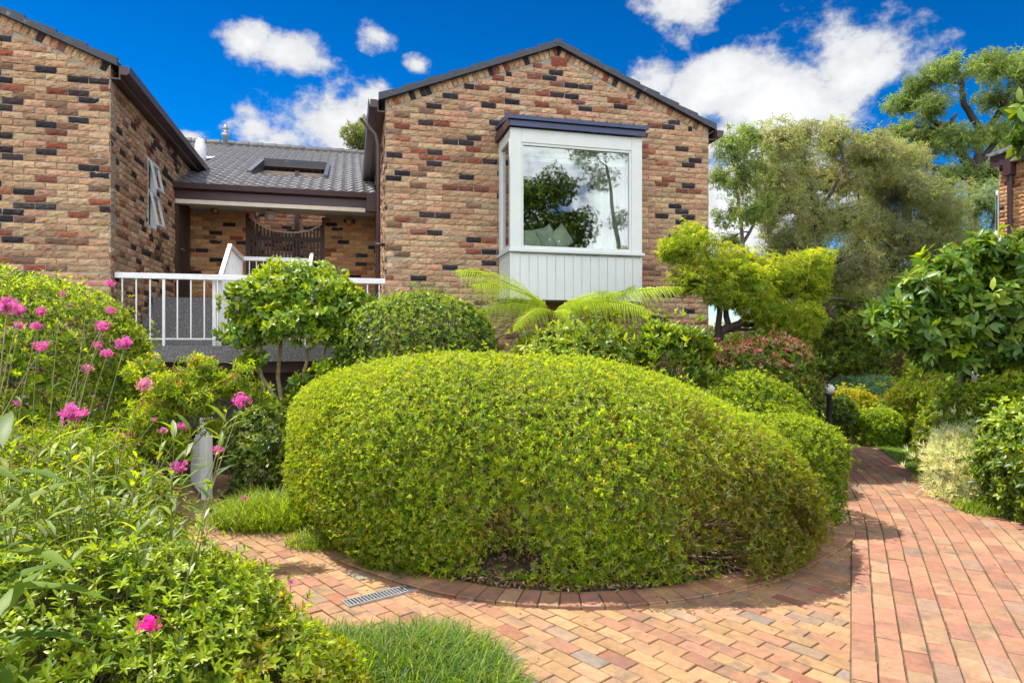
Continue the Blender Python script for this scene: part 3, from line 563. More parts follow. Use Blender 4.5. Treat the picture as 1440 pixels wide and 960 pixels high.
def pave(buf, quads, z, pal, pw, seed):
    """quads (n,4,2) counter-clockwise outlines of single pavers"""
    q = np.asarray(quads, float); n = len(q); r = np.random.default_rng(seed)
    cen = q.mean(1, keepdims=True); q = q+r.normal(0, .0016, q.shape); ins = cen+(q-cen)*np.array([.965])
    zz = z+r.normal(0, .0016, (n, 1))+r.normal(0, .0008, (n, 4))
    top = np.concatenate([ins, zz[..., None]], -1); mid = np.concatenate([q, (zz-.004)[..., None]], -1); low = np.concatenate([q, np.full((n, 4, 1), z-.03)], -1)
    V = np.concatenate([top, mid, low], 1); fc = [[0, 1, 2, 3]]
    for k in range(4):
        e = (k+1) % 4; fc += [[k, k+4, e+4, e], [k+4, k+8, e+8, e+4]]
    fc = [f[::-1] for f in fc] if False else fc
    c = pal[r.choice(len(pal), n, p=pw/pw.sum())]*r.uniform(.84, 1.14, (n, 1)); c = c[:, None]*r.uniform(.9, 1.1, (n, 12, 1)); buf.add(V, fc, c)
spine = [np.array([.85, 1.65])]; h = 27.5
while spine[-1][1] < 13.6:
    y = spine[-1][1]; h = np.interp(y, [5.4, 7.5, 9, 11, 13], [27.5, 20, 15, 9, 4]); spine.append(spine[-1]+.03*np.array([math.sin(R(h)), math.cos(R(h))]))
spine = np.array(spine); sd = np.gradient(spine, axis=0); sd /= np.linalg.norm(sd, axis=1, keepdims=True); sr = np.stack([sd[:, 1], -sd[:, 0]], 1)
at = lambda s, o: np.stack([np.interp(s, np.arange(len(spine))*.03, spine[:, k]) for k in (0, 1)], -1)+np.stack([np.interp(s, np.arange(len(spine))*.03, sr[:, k]) for k in (0, 1)], -1)*o
NR, WR, LB = 11, .1195, .238
# left field: stretchers at an angle
sv, lv = np.array([math.sin(R(49)), math.cos(R(49))]), np.array([math.cos(R(49)), -math.sin(R(49))])
Q = []
WR2, LB2 = .102, .198
for k in range(-10, 130):
    off = (k % 2)*LB2/2+(k*.37 % 1)*.012
    for i_ in range(-48, 30):
        c0 = lv*(i_*LB2+off)+sv*(k*WR2)
        Q.append([c0+lv*a_+sv*d_ for a_, d_ in ((.003, .0025), (LB2-.003, .0025), (LB2-.003, WR2-.0025), (.003, WR2-.0025))])
Q = np.array(Q); cen = Q.mean(1); ok = inside(cen, PAVE) & ~inside(cen, BED)
sx = np.interp(cen[:, 1], spine[:, 1], spine[:, 0]); ok &= cen[:, 0] < sx+.16
b = Buf(); pave(b, Q[ok][:, ::1], .008, PC1, PW1, 5)
tag(build('brick_path', b, M['paver']), kind='structure')
# right field: rows following the curve of the path
ls = len(spine)*.03-.1; s_ = np.arange(0, ls, .15); a0, a1 = at(s_, -.004), at(s_, NR*WR+.26)
b = Buf()
for i_ in range(len(s_)-1): b.add(np.array([[*a0[i_], .012], [*a1[i_], .012], [*a1[i_+1], .012], [*a0[i_+1], .012]]), [[0, 1, 2, 3]])
tag(build('path_bedding', b, M['sand']), kind='structure')
Q = []
for k in range(NR):
    s = (k % 2)*LB/2+.03*math.sin(k*5)
    while s+LB < ls:
        Q.append([at(s+.003, k*WR+.0045), at(s+.003, (k+1)*WR-.0045), at(s+LB-.003, (k+1)*WR-.0045), at(s+LB-.003, k*WR+.0045)]); s += LB
s = 0
while s+.12 < ls: Q.append([at(s+.003, NR*WR+.005), at(s+.003, NR*WR+.245), at(s+.116, NR*WR+.245), at(s+.116, NR*WR+.005)]); s += .119
b = Buf(); pave(b, np.array(Q), .020, PC2, PW2, 6); tag(build('brick_path', b, M['paver']), kind='structure')
# border course round the hedge bed
o_ = BED[5:75]; dl = np.linalg.norm(np.diff(o_, axis=0), axis=1); cs_ = np.concatenate([[0], np.cumsum(dl)])
ev = lambda s: np.array([np.interp(s, cs_, o_[:, 0]), np.interp(s, cs_, o_[:, 1])])
def en(s): d = ev(s+.15)-ev(s-.15); d /= np.linalg.norm(d); return np.array([d[1], -d[0]])*1.0
if np.dot(en(2.5), np.array([0, -1])) < 0: sg_ = -1
else: sg_ = 1
Q = []; s = .1; base = []
while s < cs_[-1]-.2:
    n0_, n1_ = sg_*en(s), sg_*en(s+.112); p0, p1 = ev(s), ev(s+.112); qq = [p0, p0+n0_*.235, p1+n1_*.235, p1]
    Q.append(qq if sg_*1 > 0 else qq); base.append([p0-n0_*.05, p0+n0_*.242, ev(s+.119)+n1_*.242, ev(s+.119)-n1_*.05]); s += .119
Q = np.array(Q); ar = np.cross(Q[:, 1]-Q[:, 0], Q[:, 2]-Q[:, 0]); Q[ar < 0] = Q[ar < 0][:, ::-1]
b = Buf(); base = np.array(base); ar = np.cross(base[:, 1]-base[:, 0], base[:, 2]-base[:, 0]); base[ar < 0] = base[ar < 0][:, ::-1]
b.add(np.concatenate([base, np.full((len(base), 4, 1), .023)], -1), [[0, 1, 2, 3]]); tag(build('path_bedding', b, M['sand']), kind='structure')
b = Buf(); pave(b, Q, .029, np.vstack([PC1, PC2]), np.concatenate([PW1, PW2*.5]), 9); tag(build('brick_path', b, M['paver']), kind='structure')
b = Buf(); ctr = BED.mean(0); rings = [ctr+(BED-ctr)*f for f in (.04, .3, .6, .85, .97, 1.0)]; nb_ = len(BED); hz = (.10, .10, .09, .07, .045, .0)
V = np.concatenate([np.concatenate([r_, (z_+.012*noise(np.c_[r_, r_[:, :1]], 6, 12)*(z_ > 0))[:, None]], -1) for r_, z_ in zip(rings, hz)])
b.add(V, [[i*nb_+j, i*nb_+(j+1) % nb_, (i+1)*nb_+(j+1) % nb_, (i+1)*nb_+j][::-1] for i in range(5) for j in range(nb_)]+[list(range(nb_))])
tag(build('garden_bed', b, M['soil'], smooth=True), kind='structure')
LAWN = [G(*p)[:2] for p in ((1225, 627), (1330, 626), (1345, 650), (1330, 690), (1304, 682), (1275, 660), (1248, 641))]
b = Buf(); b.add(fl2(LAWN, .03), [list(range(len(LAWN)))]); tag(build('lawn', b, M['lawn']), kind='structure')
# drain
d0, d1 = G(487, 852)[:2], G(622, 818)[:2]; dv = (d1-d0)/np.linalg.norm(d1-d0); dn = np.array([dv[1], -dv[0]]); dl = np.linalg.norm(d1-d0)
fd = lambda a, c_, z: np.stack(np.broadcast_arrays(d0[0]+dv[0]*np.asarray(a)+dn[0]*np.asarray(c_), d0[1]+dv[1]*np.asarray(a)+dn[1]*np.asarray(c_), np.asarray(z, float)), -1)
dg = thing('drain_grate', 'dark slotted drain grate let into the brick path beside the hedge', 'drain', (*d0, .012))
b = Buf(); b.box(fd, 0, dl, -.055, -.047, .002, .022); b.box(fd, 0, dl, .047, .055, .002, .022); b.box(fd, -.008, 0, -.055, .055, .002, .022); b.box(fd, dl, dl+.008, -.055, .055, .002, .022); build('frame', b, M['metal'], dg)
b = Buf()
for k in range(30): a_ = .012+k*(dl-.03)/29; b.box(fd, a_, a_+.008, -.046, .046, .008, .020)
build('bars', b, M['metal'], dg); b = Buf(); b.box(fd, 0, dl, -.046, .046, .0115, .0135); build('channel', b, M['dark'], dg)

# ------------------------------------------------------------------ foliage
T4 = (np.array([(0,0,0),(.46,-.5,.10),(1,0,0),(.46,.5,.10)]), np.array([0, 0, -.10, 0]), [[0, 1, 2], [0, 2, 3]])
T8 = (np.array([(0,0,0),(.30,-.43,.09),(.32,0,0),(.30,.43,.09),(.68,-.37,.06),(.70,0,0),(.68,.37,.06),(1,0,0)]), np.array([0, 0, 0, 0, -.05, -.06, -.05, -.16]),
      [[0, 1, 2], [0, 2, 3], [2, 1, 4, 5], [3, 2, 5, 6], [5, 4, 7], [6, 5, 7]])
def put(buf, p, A, Nn, L, W, c, fine=False, droop=1.0):
    t, dz, fc = T8 if fine else T4
    A = nrm(A); Nn = nrm(Nn-A*(A*Nn).sum(-1, keepdims=True)); B = np.cross(Nn, A)
    L = np.broadcast_to(L, (len(p),))[:, None, None]; W = np.broadcast_to(W, (len(p),))[:, None, None]
    V = p[:, None]+A[:, None]*t[None, :, :1]*L+B[:, None]*t[None, :, 1:2]*W+Nn[:, None]*(t[None, :, 2:]*W+dz[None, :, None]*L*droop)
    buf.add(V, fc, c)
def mixcol(r, n, cols):
    c = np.array([x[:3] for x in cols]); p_ = np.array([x[3] for x in cols], float); return c[r.choice(len(c), n, p=p_/p_.sum())]
LIME, MID, DARK, OLIVE, YEL, PALE, DEEP = (.28,.38,.015), (.145,.24,.015), (.062,.125,.014), (.17,.185,.018), (.34,.32,.02), (.25,.30,.11), (.028,.068,.014)
STEM = (.16, .105, .06)
def rosettes(buf, r, p, o, k, L, W, cols, tilt=(35, 80), fine=False, droop=0, sag=1.0, keep=None):
    n = len(p); pp = np.repeat(p, k, 0); oo = nrm(np.repeat(o, k, 0)); cc_ = np.repeat(cols, k, 0)*r.uniform(.78, 1.2, (n*k, 1))*np.array([1, 1, 1])
    cc_[:, 0] *= r.uniform(.85, 1.18, n*k)
    ref = nrm(r.normal(size=(n, 3))); ref = np.repeat(ref, k, 0); x = nrm(np.cross(oo, ref)); y = np.cross(oo, x)
    ph = np.tile(np.arange(k)*2*math.pi/k, n)+r.normal(0, .35, n*k); rad = x*np.cos(ph)[:, None]+y*np.sin(ph)[:, None]
    t = np.radians(r.uniform(*tilt, n*k))[:, None]; A = oo*np.cos(t)+rad*np.sin(t); Nn = oo*np.sin(t)-rad*np.cos(t)
    if droop: A = A+np.array([0, 0, -droop]); Nn = Nn+np.array([0, 0, .3])
    ll = L*r.uniform(.65, 1.2, n*k); pp = pp-oo*r.uniform(0, .5, (n*k, 1))*L
    put(buf, pp, A, Nn, ll, W*ll/L*r.uniform(.8, 1.2, n*k), cc_, fine, sag)
def shell(r, n, c, rx, ry, H, p=2.2, hc=.45, lump=.08, lf=2.2, seed=1, foot=None, hmul=None, zmin=.02):
    n3 = int(n*3); d = nrm(r.normal(size=(n3, 3))); th = np.arctan2(d[:, 1], d[:, 0])
    if foot is not None:
        fr_ = np.asarray(foot)-np.asarray(c[:2]); fth = np.arctan2(fr_[:, 1], fr_[:, 0]); fR = np.linalg.norm(fr_, axis=1); o_ = np.argsort(fth)
        RR = np.interp(th, np.concatenate([fth[o_]-2*math.pi, fth[o_], fth[o_]+2*math.pi]), np.tile(fR[o_], 3)); sx_, sy_ = RR, RR
    else: sx_, sy_ = np.full(n3, rx), np.full(n3, ry)
    sz = np.where(d[:, 2] > 0, H*(1-hc), H*hc*1.6)
    rr = (np.abs(d)**p).sum(1)**(-1/p); rr = rr*(1+lump*noise(d*np.array([rx, ry, H]), lf, seed)+.4*lump*noise(d*np.array([rx, ry, H]), lf*2.7, seed+1))
    s3 = np.stack([sx_, sy_, sz], 1); off = d*rr[:, None]*s3; nn = nrm(np.sign(d)*np.abs(d*rr[:, None])**(p-1)/s3)
    dist = np.linalg.norm(off, axis=1); wgt = dist**2/np.maximum(np.abs((nn*off).sum(1)/np.maximum(dist, 1e-6)), .15)*(1/np.maximum(s3.prod(1), 1e-6))**0
    # density correction: directions were drawn on the unit sphere, turn them into area
    wgt = wgt*np.linalg.norm(off/s3*0+1, axis=1)
    pos = np.array([c[0], c[1], c[2]+H*hc])+off
    if hmul is not None: pos[:, 2] = c[2]+(pos[:, 2]-c[2])*hmul(pos)
    face = (nn*nrm(np.array([0, 0, CAMH])-pos)).sum(1)
    wgt = wgt*np.where(face < -.15, .4, 1)*(pos[:, 2] > c[2]+zmin)
    i = r.choice(n3, n, p=wgt/wgt.sum()); return pos[i], nn[i]
CORE = {}
def bush(name, label, cat, c, rx, ry, H, n, L, W, cols, tips=None, tipn=.35, k=5, p=2.2, hc=.45, lump=.08, lf=2.2, thick=.16, tilt=(35, 80), stems=70, fine=False, m='leaf', foot=None, hmul=None, up=.35, wild=.35, gap=None, seed=1, group=None, droop=0, stemr=.006, sag=1.0, stemc=STEM, zmin=.02, tiptop=.2, patch=None):
    r = np.random.default_rng(seed*17+3); c = np.array([c[0], c[1], c[2] if len(c) > 2 else 0.0]); root = thing(name, label, cat, c, group)
    pos, nn = shell(r, n, c, rx, ry, H, p, hc, lump+.014, lf, seed, foot, hmul, zmin)
    dep = r.uniform(0, 1, n)**1.7*thick; stray = (r.random(n) < (.014 if n > 30000 else .035))*r.uniform(.6, 2.6, n)*L; pos = pos+nn*(stray-dep*(stray == 0))[:, None]+r.normal(0, L*.25, (n, 3)); pos[:, 2] = np.maximum(pos[:, 2], c[2]+.015)
    if gap:
        keepm = noise(pos, gap[0], seed+5) < gap[1]-(gap[2]*np.clip(1-(pos[:, 2]-c[2])/(.8*H), 0, 1) if len(gap) > 2 else 0)+r.normal(0, .12, n); keepm |= dep > thick*.75; pos, nn, dep = pos[keepm], nn[keepm], dep[keepm]; n = len(pos)
    o = nrm(nn+np.array([0, 0, up])+r.normal(0, wild, (n, 3))); cc_ = mixcol(r, n, cols)
    if patch is not None: tm = r.random(n) < np.clip(.10+.75*noise(pos, 1.5, seed+21), 0, .8)*np.clip(1.5-1.3*(pos[:, 2]-c[2])/H, .15, 1); cc_[tm] = mixcol(r, int(tm.sum()), patch)
    if tips is not None:
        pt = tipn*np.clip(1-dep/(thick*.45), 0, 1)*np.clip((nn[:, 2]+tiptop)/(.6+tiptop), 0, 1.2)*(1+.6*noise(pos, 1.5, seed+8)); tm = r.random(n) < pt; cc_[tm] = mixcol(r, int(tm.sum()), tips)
    cc_ = cc_*(1+.16*noise(pos, 2.2, seed+2))[:, None]
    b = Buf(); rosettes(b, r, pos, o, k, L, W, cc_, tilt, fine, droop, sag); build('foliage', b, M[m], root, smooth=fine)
    if stems:
        j = r.choice(n, min(stems*6, n), replace=False); e = pos[j]; ns = len(j); base = np.stack([c[0]+(e[:, 0]-c[0])*r.uniform(.25, .75, ns), c[1]+(e[:, 1]-c[1])*r.uniform(.25, .75, ns), np.full(ns, c[2]-.02)], 1)
        t = np.linspace(0, 1, 6)[None, :, None]; mid = (base+e)/2+r.normal(0, .08, (ns, 3))*H; pth = base[:, None]*(1-t)**2+2*t*(1-t)*mid[:, None]+e[:, None]*t**2; pth[:, 1:-1] += r.normal(0, .012, (ns, 4, 3))*H; pth[..., 2] = np.maximum(pth[..., 2], c[2]-.02)
        rad = stemr*r.uniform(.5, 1.5, (ns, 1))*np.linspace(1, .3, 6)[None]
        b = Buf(); b.tubes(pth, rad, 4, np.repeat((np.array(stemc)*r.uniform(.6, 1.4, (ns, 1)))[:, None], 24, 1)); build('stems', b, M['stem'], root)
    return root

HED = [(-2.14,6.6),(-1.9,5.8),(-1.33,5.08),(-.6,4.48),(.3,4.25),(1.08,4.31),(1.82,4.66),(2.32,5.2),(2.5,5.8),(2.3,6.4),(1.8,7.1),(.8,7.5),(-.6,7.65),(-1.6,7.3)]
ss_ = lambda x: x*x*(3-2*x)
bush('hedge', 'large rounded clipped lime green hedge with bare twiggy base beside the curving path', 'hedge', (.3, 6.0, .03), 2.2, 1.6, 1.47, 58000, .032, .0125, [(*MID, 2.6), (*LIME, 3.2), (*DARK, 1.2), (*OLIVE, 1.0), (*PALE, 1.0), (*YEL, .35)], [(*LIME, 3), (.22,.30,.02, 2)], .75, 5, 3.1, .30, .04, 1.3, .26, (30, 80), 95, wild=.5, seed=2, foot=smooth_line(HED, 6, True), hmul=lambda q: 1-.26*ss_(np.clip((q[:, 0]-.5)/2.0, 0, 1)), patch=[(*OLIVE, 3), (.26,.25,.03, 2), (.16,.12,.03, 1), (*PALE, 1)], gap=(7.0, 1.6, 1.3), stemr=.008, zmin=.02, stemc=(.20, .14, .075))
bush('hedge', 'small clipped hedge lobe bulging over the path past the right end of the big hedge', 'hedge', (2.44, 6.18, .02), .62, .58, .95, 7500, .034, .014, [(*MID, 3), (*LIME, 2), (*DARK, 1.6)], [(*LIME, 1)], .6, 5, 3.0, .5, .03, 2, .14, (30, 78), 30, seed=3)
bush('shrub', 'dark glossy ball shaped shrub against the brick wall left of the bay window', 'shrub', (-1.15, 8.05), .97, .9, 2.32, 11000, .042, .02, [(*DARK, 3), (*MID, 2), (*DEEP, 1.2)], [(*LIME, 2), (*MID, 1)], .8, 5, 2.3, .58, .03, 2, .16, (35, 80), 40, m='gloss', seed=4)
bush('shrub', 'bushy yellow green shrub directly under the bay window', 'shrub', (.74, 8.1), .80, .6, 1.97, 2600, .095, .034, [(*MID, 3), (*LIME, 2.5), (*DARK, 1), (*OLIVE, .6)], [(*LIME, 2), (.24,.29,.03, 1)], .7, 6, 2.2, .5, .12, 2.4, .3, (25, 75), 50, fine=True, m='gloss', seed=5)
bush('shrub', 'upright broad leafed green shrub below the right corner of the bay window', 'shrub', (1.95, 8.0), .5, .45, 1.86, 1500, .10, .032, [(*MID, 3), (*LIME, 1.5), (*DARK, 1)], [(*LIME, 2)], .6, 6, 2.2, .5, .14, 3, .25, (15, 60), 40, fine=True, m='gloss', up=.9, seed=6)
bush('hedge', 'low domed clipped hedge between the big hedge and the red tipped hedge', 'hedge', (2.75, 7.55), .68, .6, 1.36, 7000, .038, .016, [(*MID, 3), (*LIME, 2), (*DARK, 1.4)], [(*LIME, 1)], .6, 5, 2.4, .5, .05, 2, .16, (30, 78), 30, seed=7)
bush('hedge', 'boxy green hedge topped with pink and red new leaves', 'hedge', (3.08, 8.55), .78, .42, 1.74, 6500, .055, .024, [(*DARK, 2), (*MID, 3), (*OLIVE, 1.5), (.22,.13,.05, .5)], [(.50,.26,.21, 3), (.46,.29,.19, 2), (.42,.12,.10, 1), (.28,.24,.07, 2)], .85, 5, 4.0, .5, .06, 2.4, .2, (30, 75), 40, m='gloss', seed=8, tiptop=-.05)
bush('shrub', 'big domed azalea bush in front of the left house wall', 'shrub', (-5.0, 6.3, .3), 1.4, 1.3, 2.02, 11000, .05, .019, [(*MID, 3), (*LIME, 2), (*DARK, 1.6)], [(*LIME, 2), (.22,.28,.03, 1.5)], .7, 5, 2.2, .45, .07, 1.6, .22, (30, 78), 60, seed=9)
bush('shrub', 'tangled dry stemmed bush behind the pink flowers at the left', 'shrub', (-3.2, 4.3), .85, .6, 1.22, 5500, .05, .012, [(*MID, 3), (*LIME, 1.5), (*DARK, 2), (.2,.15,.07, .7)], [(*LIME, 2), (*YEL, .5)], .6, 6, 2, .5, .2, 2.4, .35, (40, 90), 130, gap=(4, .45), wild=.9, seed=11, stemr=.0035, stemc=(.32, .25, .16))
bush('shrub', 'low dark feathery shrub between the flower stalks and the foreground azaleas', 'shrub', (-2.75, 3.65), .85, .5, .80, 5000, .045, .011, [(*MID, 2), (*DARK, 3), (*OLIVE, 1)], [(*LIME, 1)], .5, 6, 2, .5, .15, 3, .25, (40, 90), 80, wild=.8, seed=12, stemr=.0035, stemc=(.3, .24, .15))
bush('azalea', 'wide foreground azalea mound filling the lower left corner', 'azalea', (-1.88, 2.5), .93, .82, .76, 7000, .038, .0135, [(*MID, 3.4), (*LIME, 2), (*DARK, 1.7)], [(*LIME, 2), (.21,.28,.02, 1)], .6, 7, 2.3, .4, .10, 2.6, .18, (30, 80), 90, fine=True, m='gloss', seed=13, gap=(5, .85), stemr=.004)
bush('azalea', 'yellowish azalea clump next to the grass at the path edge', 'azalea', (-.98, 2.66), .42, .38, .46, 1500, .04, .014, [(*OLIVE, 2), (*LIME, 3), (*MID, 1.6), (*YEL, .5)], [(*LIME, 2), (*YEL, .6)], .6, 7, 2.2, .4, .14, 4, .14, (30, 80), 40, fine=True, seed=14, stemr=.0035)
bush('azalea', 'small azalea sprawling toward the brick path behind the foreground mound', 'azalea', (-1.80, 3.35), .42, .40, .56, 1700, .046, .016, [(*MID, 3), (*LIME, 2.5), (*DARK, 1.4)], [(*LIME, 2)], .6, 7, 2.1, .45, .16, 3.5, .16, (30, 80), 50, fine=True, m='gloss', seed=15, gap=(6, .7), stemr=.0035)
bush('shrub', 'small pale green shrub in the shade under the leafy camellia', 'shrub', (-2.72, 7.3), .45, .42, .98, 1700, .06, .028, [(*MID, 3), (*PALE, 2.5), (*DARK, 1)], [(*LIME, 1)], .5, 5, 2.1, .5, .14, 3, .2, (35, 85), 30, m='gloss', seed=16)
bush('hedge', 'glossy bright green hedge at the right edge of the path', 'hedge', (5.40, 5.95), .94, .72, 1.10, 6000, .062, .028, [(*MID, 3.4), (*LIME, 1.5), (*DARK, 1.8)], [(*LIME, 2)], .5, 5, 2.8, .5, .07, 2.4, .2, (35, 80), 60, fine=True, m='gloss', seed=17)
bush('hedge', 'taller small leafed olive green hedge behind the silvery bush', 'hedge', (6.2, 7.3), .95, .8, 1.52, 9000, .042, .019, [(*MID, 3), (*LIME, 1.5), (*OLIVE, 1.5), (*DARK, 1), (*PALE, .6)], [(*LIME, 1)], .5, 5, 2.5, .5, .08, 2.2, .2, (35, 80), 50, seed=18)
bush('hedge', 'low small leafed hedge shoulder rising behind the silvery bush', 'hedge', (5.22, 7.3), .52, .55, 1.14, 5000, .042, .019, [(*MID, 3), (*LIME, 1.5), (*OLIVE, 1.5), (*DARK, 1), (*PALE, .6)], [(*LIME, 1)], .5, 5, 2.3, .5, .08, 2.6, .2, (35, 80), 40, seed=29)
bush('lavender', 'silvery grey lavender bush at the right edge of the path', 'lavender', (4.66, 6.75), .31, .42, .74, 1500, .075, .006, [(.60,.65,.55, 3), (.46,.54,.41, 2), (.3,.37,.24, 1)], None, 0, 9, 2.0, .4, .16, 4, .28, (10, 55), 60, up=1.3, wild=.5, seed=19, stemr=.003, stemc=(.3, .3, .22))
bush('shrub', 'bright golden yellow ball shrub beside the white globe lamp', 'shrub', (6.18, 11.9), .42, .42, .86, 3200, .045, .022, [(.40,.40,.015, 3), (.33,.35,.02, 2), (*LIME, 1)], None, 0, 5, 2.3, .5, .05, 3, .14, (35, 80), 20, seed=20)
bush('shrub', 'round clipped green ball at the far corner of the lawn', 'shrub', (5.95, 10.65), .37, .37, .62, 2600, .045, .022, [(*MID, 3), (*LIME, 2), (*DARK, 1.5)], [(*LIME, 1)], .5, 5, 2.3, .5, .04, 3, .12, (35, 80), 20, seed=21)
bush('shrub', 'spiky strap leafed bush at the back of the lawn', 'shrub', (6.85, 11.0), .58, .45, .92, 1600, .13, .013, [(*OLIVE, 2), (*MID, 2), (*PALE, 1), (*DARK, 1.4)], None, 0, 8, 2.0, .4, .14, 3, .25, (10, 60), 30, up=1.0, seed=22)
bush('shrub', 'pale blue green shrub behind the golden ball shrub', 'shrub', (7.2, 13.2), .8, .5, 1.12, 3600, .06, .018, [(.20,.37,.23, 3), (.16,.29,.16, 2), (*MID, .6)], None, 0, 6, 2.1, .5, .12, 2.4, .2, (30, 80), 25, seed=23)
bush('shrub', 'brown dry twiggy shrub behind the lawn', 'shrub', (8.85, 14.8), .62, .5, 1.4, 2200, .06, .015, [(.20,.13,.09, 3), (.15,.11,.06, 2), (*OLIVE, 1)], None, 0, 6, 2.0, .5, .16, 2.6, .3, (30, 90), 60, seed=24)
bush('shrub', 'lime green conical shrub under the edge of the big leafed tree', 'shrub', (8.05, 12.6), .55, .5, 1.55, 2800, .05, .02, [(*LIME, 3), (.2,.28,.02, 2), (*MID, 1)], None, 0, 5, 2.1, .4, .08, 2.6, .2, (30, 80), 25, seed=25)
bush('shrub', 'blue green shrub around the shaded globe lamp', 'shrub', (7.25, 9.9), .75, .6, 1.32, 4200, .045, .018, [(.06,.12,.05, 3), (*MID, 2), (*DARK, 2)], [(*LIME, 1)], .4, 5, 2.1, .5, .12, 2.6, .2, (30, 80), 40, seed=26)
bush('shrub', 'rusty olive shrub beneath the big leafed tree by the right hedge', 'shrub', (9.0, 10.6), 1.3, .7, 1.62, 3600, .06, .025, [(*OLIVE, 3), (.2,.14,.04, 1.5), (*MID, 2)], None, 0, 5, 2.2, .5, .1, 2.4, .2, (30, 80), 25, seed=27)
bush('shrub', 'dark leafy shrub around the trunk of the small dark tree', 'shrub', (5.1, 10.9), .6, .6, .85, 2600, .06, .026, [(*DARK, 3), (*MID, 2), (*DEEP, 1)], None, 0, 5, 2.1, .5, .12, 2.6, .2, (30, 80), 30, m='gloss', seed=28)
for i_, (x, y, rx, H_, lab) in enumerate(((7.5, 19.5, 2.4, 2.5, 'broad olive shrub mass far beyond the blue green shrub'), (11.5, 18.5, 2.4, 3.0, 'grey green shrub mass behind the brown shrub and the big leafed tree'), (5.2, 17, 1.8, 2.4, 'dim shrub mass glimpsed behind the small dark tree'), (16, 19, 2.6, 3.4, 'far shrub mass below the neighbouring brick house'))):
    bush('shrub', lab, 'shrub', (x, y), rx, 1.2, H_, 6500, .085, .03, [(*OLIVE, 2), (.2,.26,.09, 2), (*MID, 1), (.2,.18,.1, 1)], None, 0, 5, 2.2, .5, .14, 1.4, .3, (30, 85), 40, seed=40+i_)

# grasses
def blades(buf, r, base, hgt, wid, lean, c, m=5):
    n = len(base); th = r.uniform(0, 6.28, n); dirv = np.stack([np.cos(th), np.sin(th), np.zeros(n)], 1); sd_ = np.stack([-np.sin(th), np.cos(th), np.zeros(n)], 1)
    t = np.linspace(0, 1, m)[None, :, None]; ln = np.asarray(lean)[:, None, None]; hg = np.asarray(hgt)[:, None, None]
    pth = base[:, None]+dirv[:, None]*ln*hg*t**1.8+np.array([0, 0, 1.])*hg*(t-.42*ln*t**2.6)
    w_ = wid*(1-t**2.2)*.5+.0004; V = np.concatenate([pth-sd_[:, None]*w_, pth+sd_[:, None]*w_], 1)
    buf.add(V, [[i, i+1, m+i+1, m+i] for i in range(m-1)], c)
def grass(name, c, rx, ry, n, h_, wid, cols, seed, z0=0.0, lean=(.3, 1.3)):
    r = np.random.default_rng(seed); q = nrm(r.normal(size=(n, 2)))*np.sqrt(r.random((n, 1))); cl = np.round(q*7+r.normal(0, .25, q.shape))/7
    q = q*.5+cl*.5; base = np.stack([c[0]+q[:, 0]*rx, c[1]+q[:, 1]*ry, np.full(n, z0)], 1); b = Buf()
    f = (1-.45*(q**2).sum(1)); blades(b, r, base, h_*f*r.uniform(.6, 1.25, n), wid, r.uniform(*lean, n), mixcol(r, n, cols)*r.uniform(.8, 1.2, (n, 1)))
    tag(build(name, b, M['leaf']), kind='stuff')
grass('grass_clump', (-.52, 3.12), .52, .46, 5200, .24, .0065, [(*MID, 3), (.07,.16,.04, 2), (*LIME, 1.2), (*PALE, .6)], 3)
grass('grass_clump', (-.22, 2.86), .34, .3, 2600, .2, .0065, [(*MID, 3), (.07,.16,.04, 2), (*LIME, 1.2), (*PALE, .6)], 13)
grass('grass_clump', (-.95, 3.32), .3, .26, 2000, .2, .0065, [(*MID, 3), (.07,.16,.04, 2), (*LIME, 1.2)], 14)
grass('grass_clump', (-2.12, 6.0), .62, .42, 4200, .36, .007, [(*LIME, 3), (*MID, 2), (.2,.29,.05, 1)], 4)
grass('grass_clump', (-1.35, 5.3), .5, .22, 1500, .2, .006, [(*MID, 3), (*PALE, 1), (*LIME, 1)], 5)
grass('grass_clump', (-.75, 4.72), .35, .16, 900, .22, .006, [(*MID, 3), (*DARK, 1), (*LIME, 1)], 6)
grass('grass_clump', (4.62, 6.3), .3, .3, 700, .22, .009, [(*MID, 3), (*LIME, 1), (*PALE, 1)], 8)
r = np.random.default_rng(9); q = np.stack([r.uniform(5, 8, 40000), r.uniform(7, 11, 40000)], 1); q = q[inside(q, LAWN)]; b = Buf(); n = len(q)
blades(b, r, np.c_[q, np.full(n, .03)], r.uniform(.02, .045, n), .006, r.uniform(.2, 1, n), mixcol(r, n, [(.12,.22,.03, 2), (.16,.25,.04, 1), (.2,.2,.07, .4)]), 3); tag(build('lawn_grass', b, M['leaf']), kind='stuff')
# dry leaves and weeds on the bed edge
r = np.random.default_rng(12); k = r.integers(10, 72, 1500); q = BED[k]+(ctr-BED[k])*np.abs(r.normal(0, .045, (1500, 1)))-(ctr-BED[k])*(.03*(r.random((1500, 1)) < .14))+r.normal(0, .02, (1500, 2))
b = Buf(); put(b, np.c_[q, r.uniform(.045, .075, 1500)], np.c_[r.normal(size=(1500, 2)), r.normal(0, .25, 1500)], np.c_[r.normal(0, .4, (1500, 2)), np.ones(1500)], r.uniform(.02, .06, 1500), r.uniform(.01, .024, 1500), mixcol(r, 1500, [(.20,.12,.07, 3), (.3,.2,.12, 2), (.12,.07,.04, 2), (.42,.33,.24, .8)]), True, 1.4)
k = 260; q = np.stack([r.uniform(-1.5, 4.2, k), r.uniform(2.6, 9, k)], 1); q = q[inside(q, PAVE) & ~inside(q, BED)]; k = len(q)
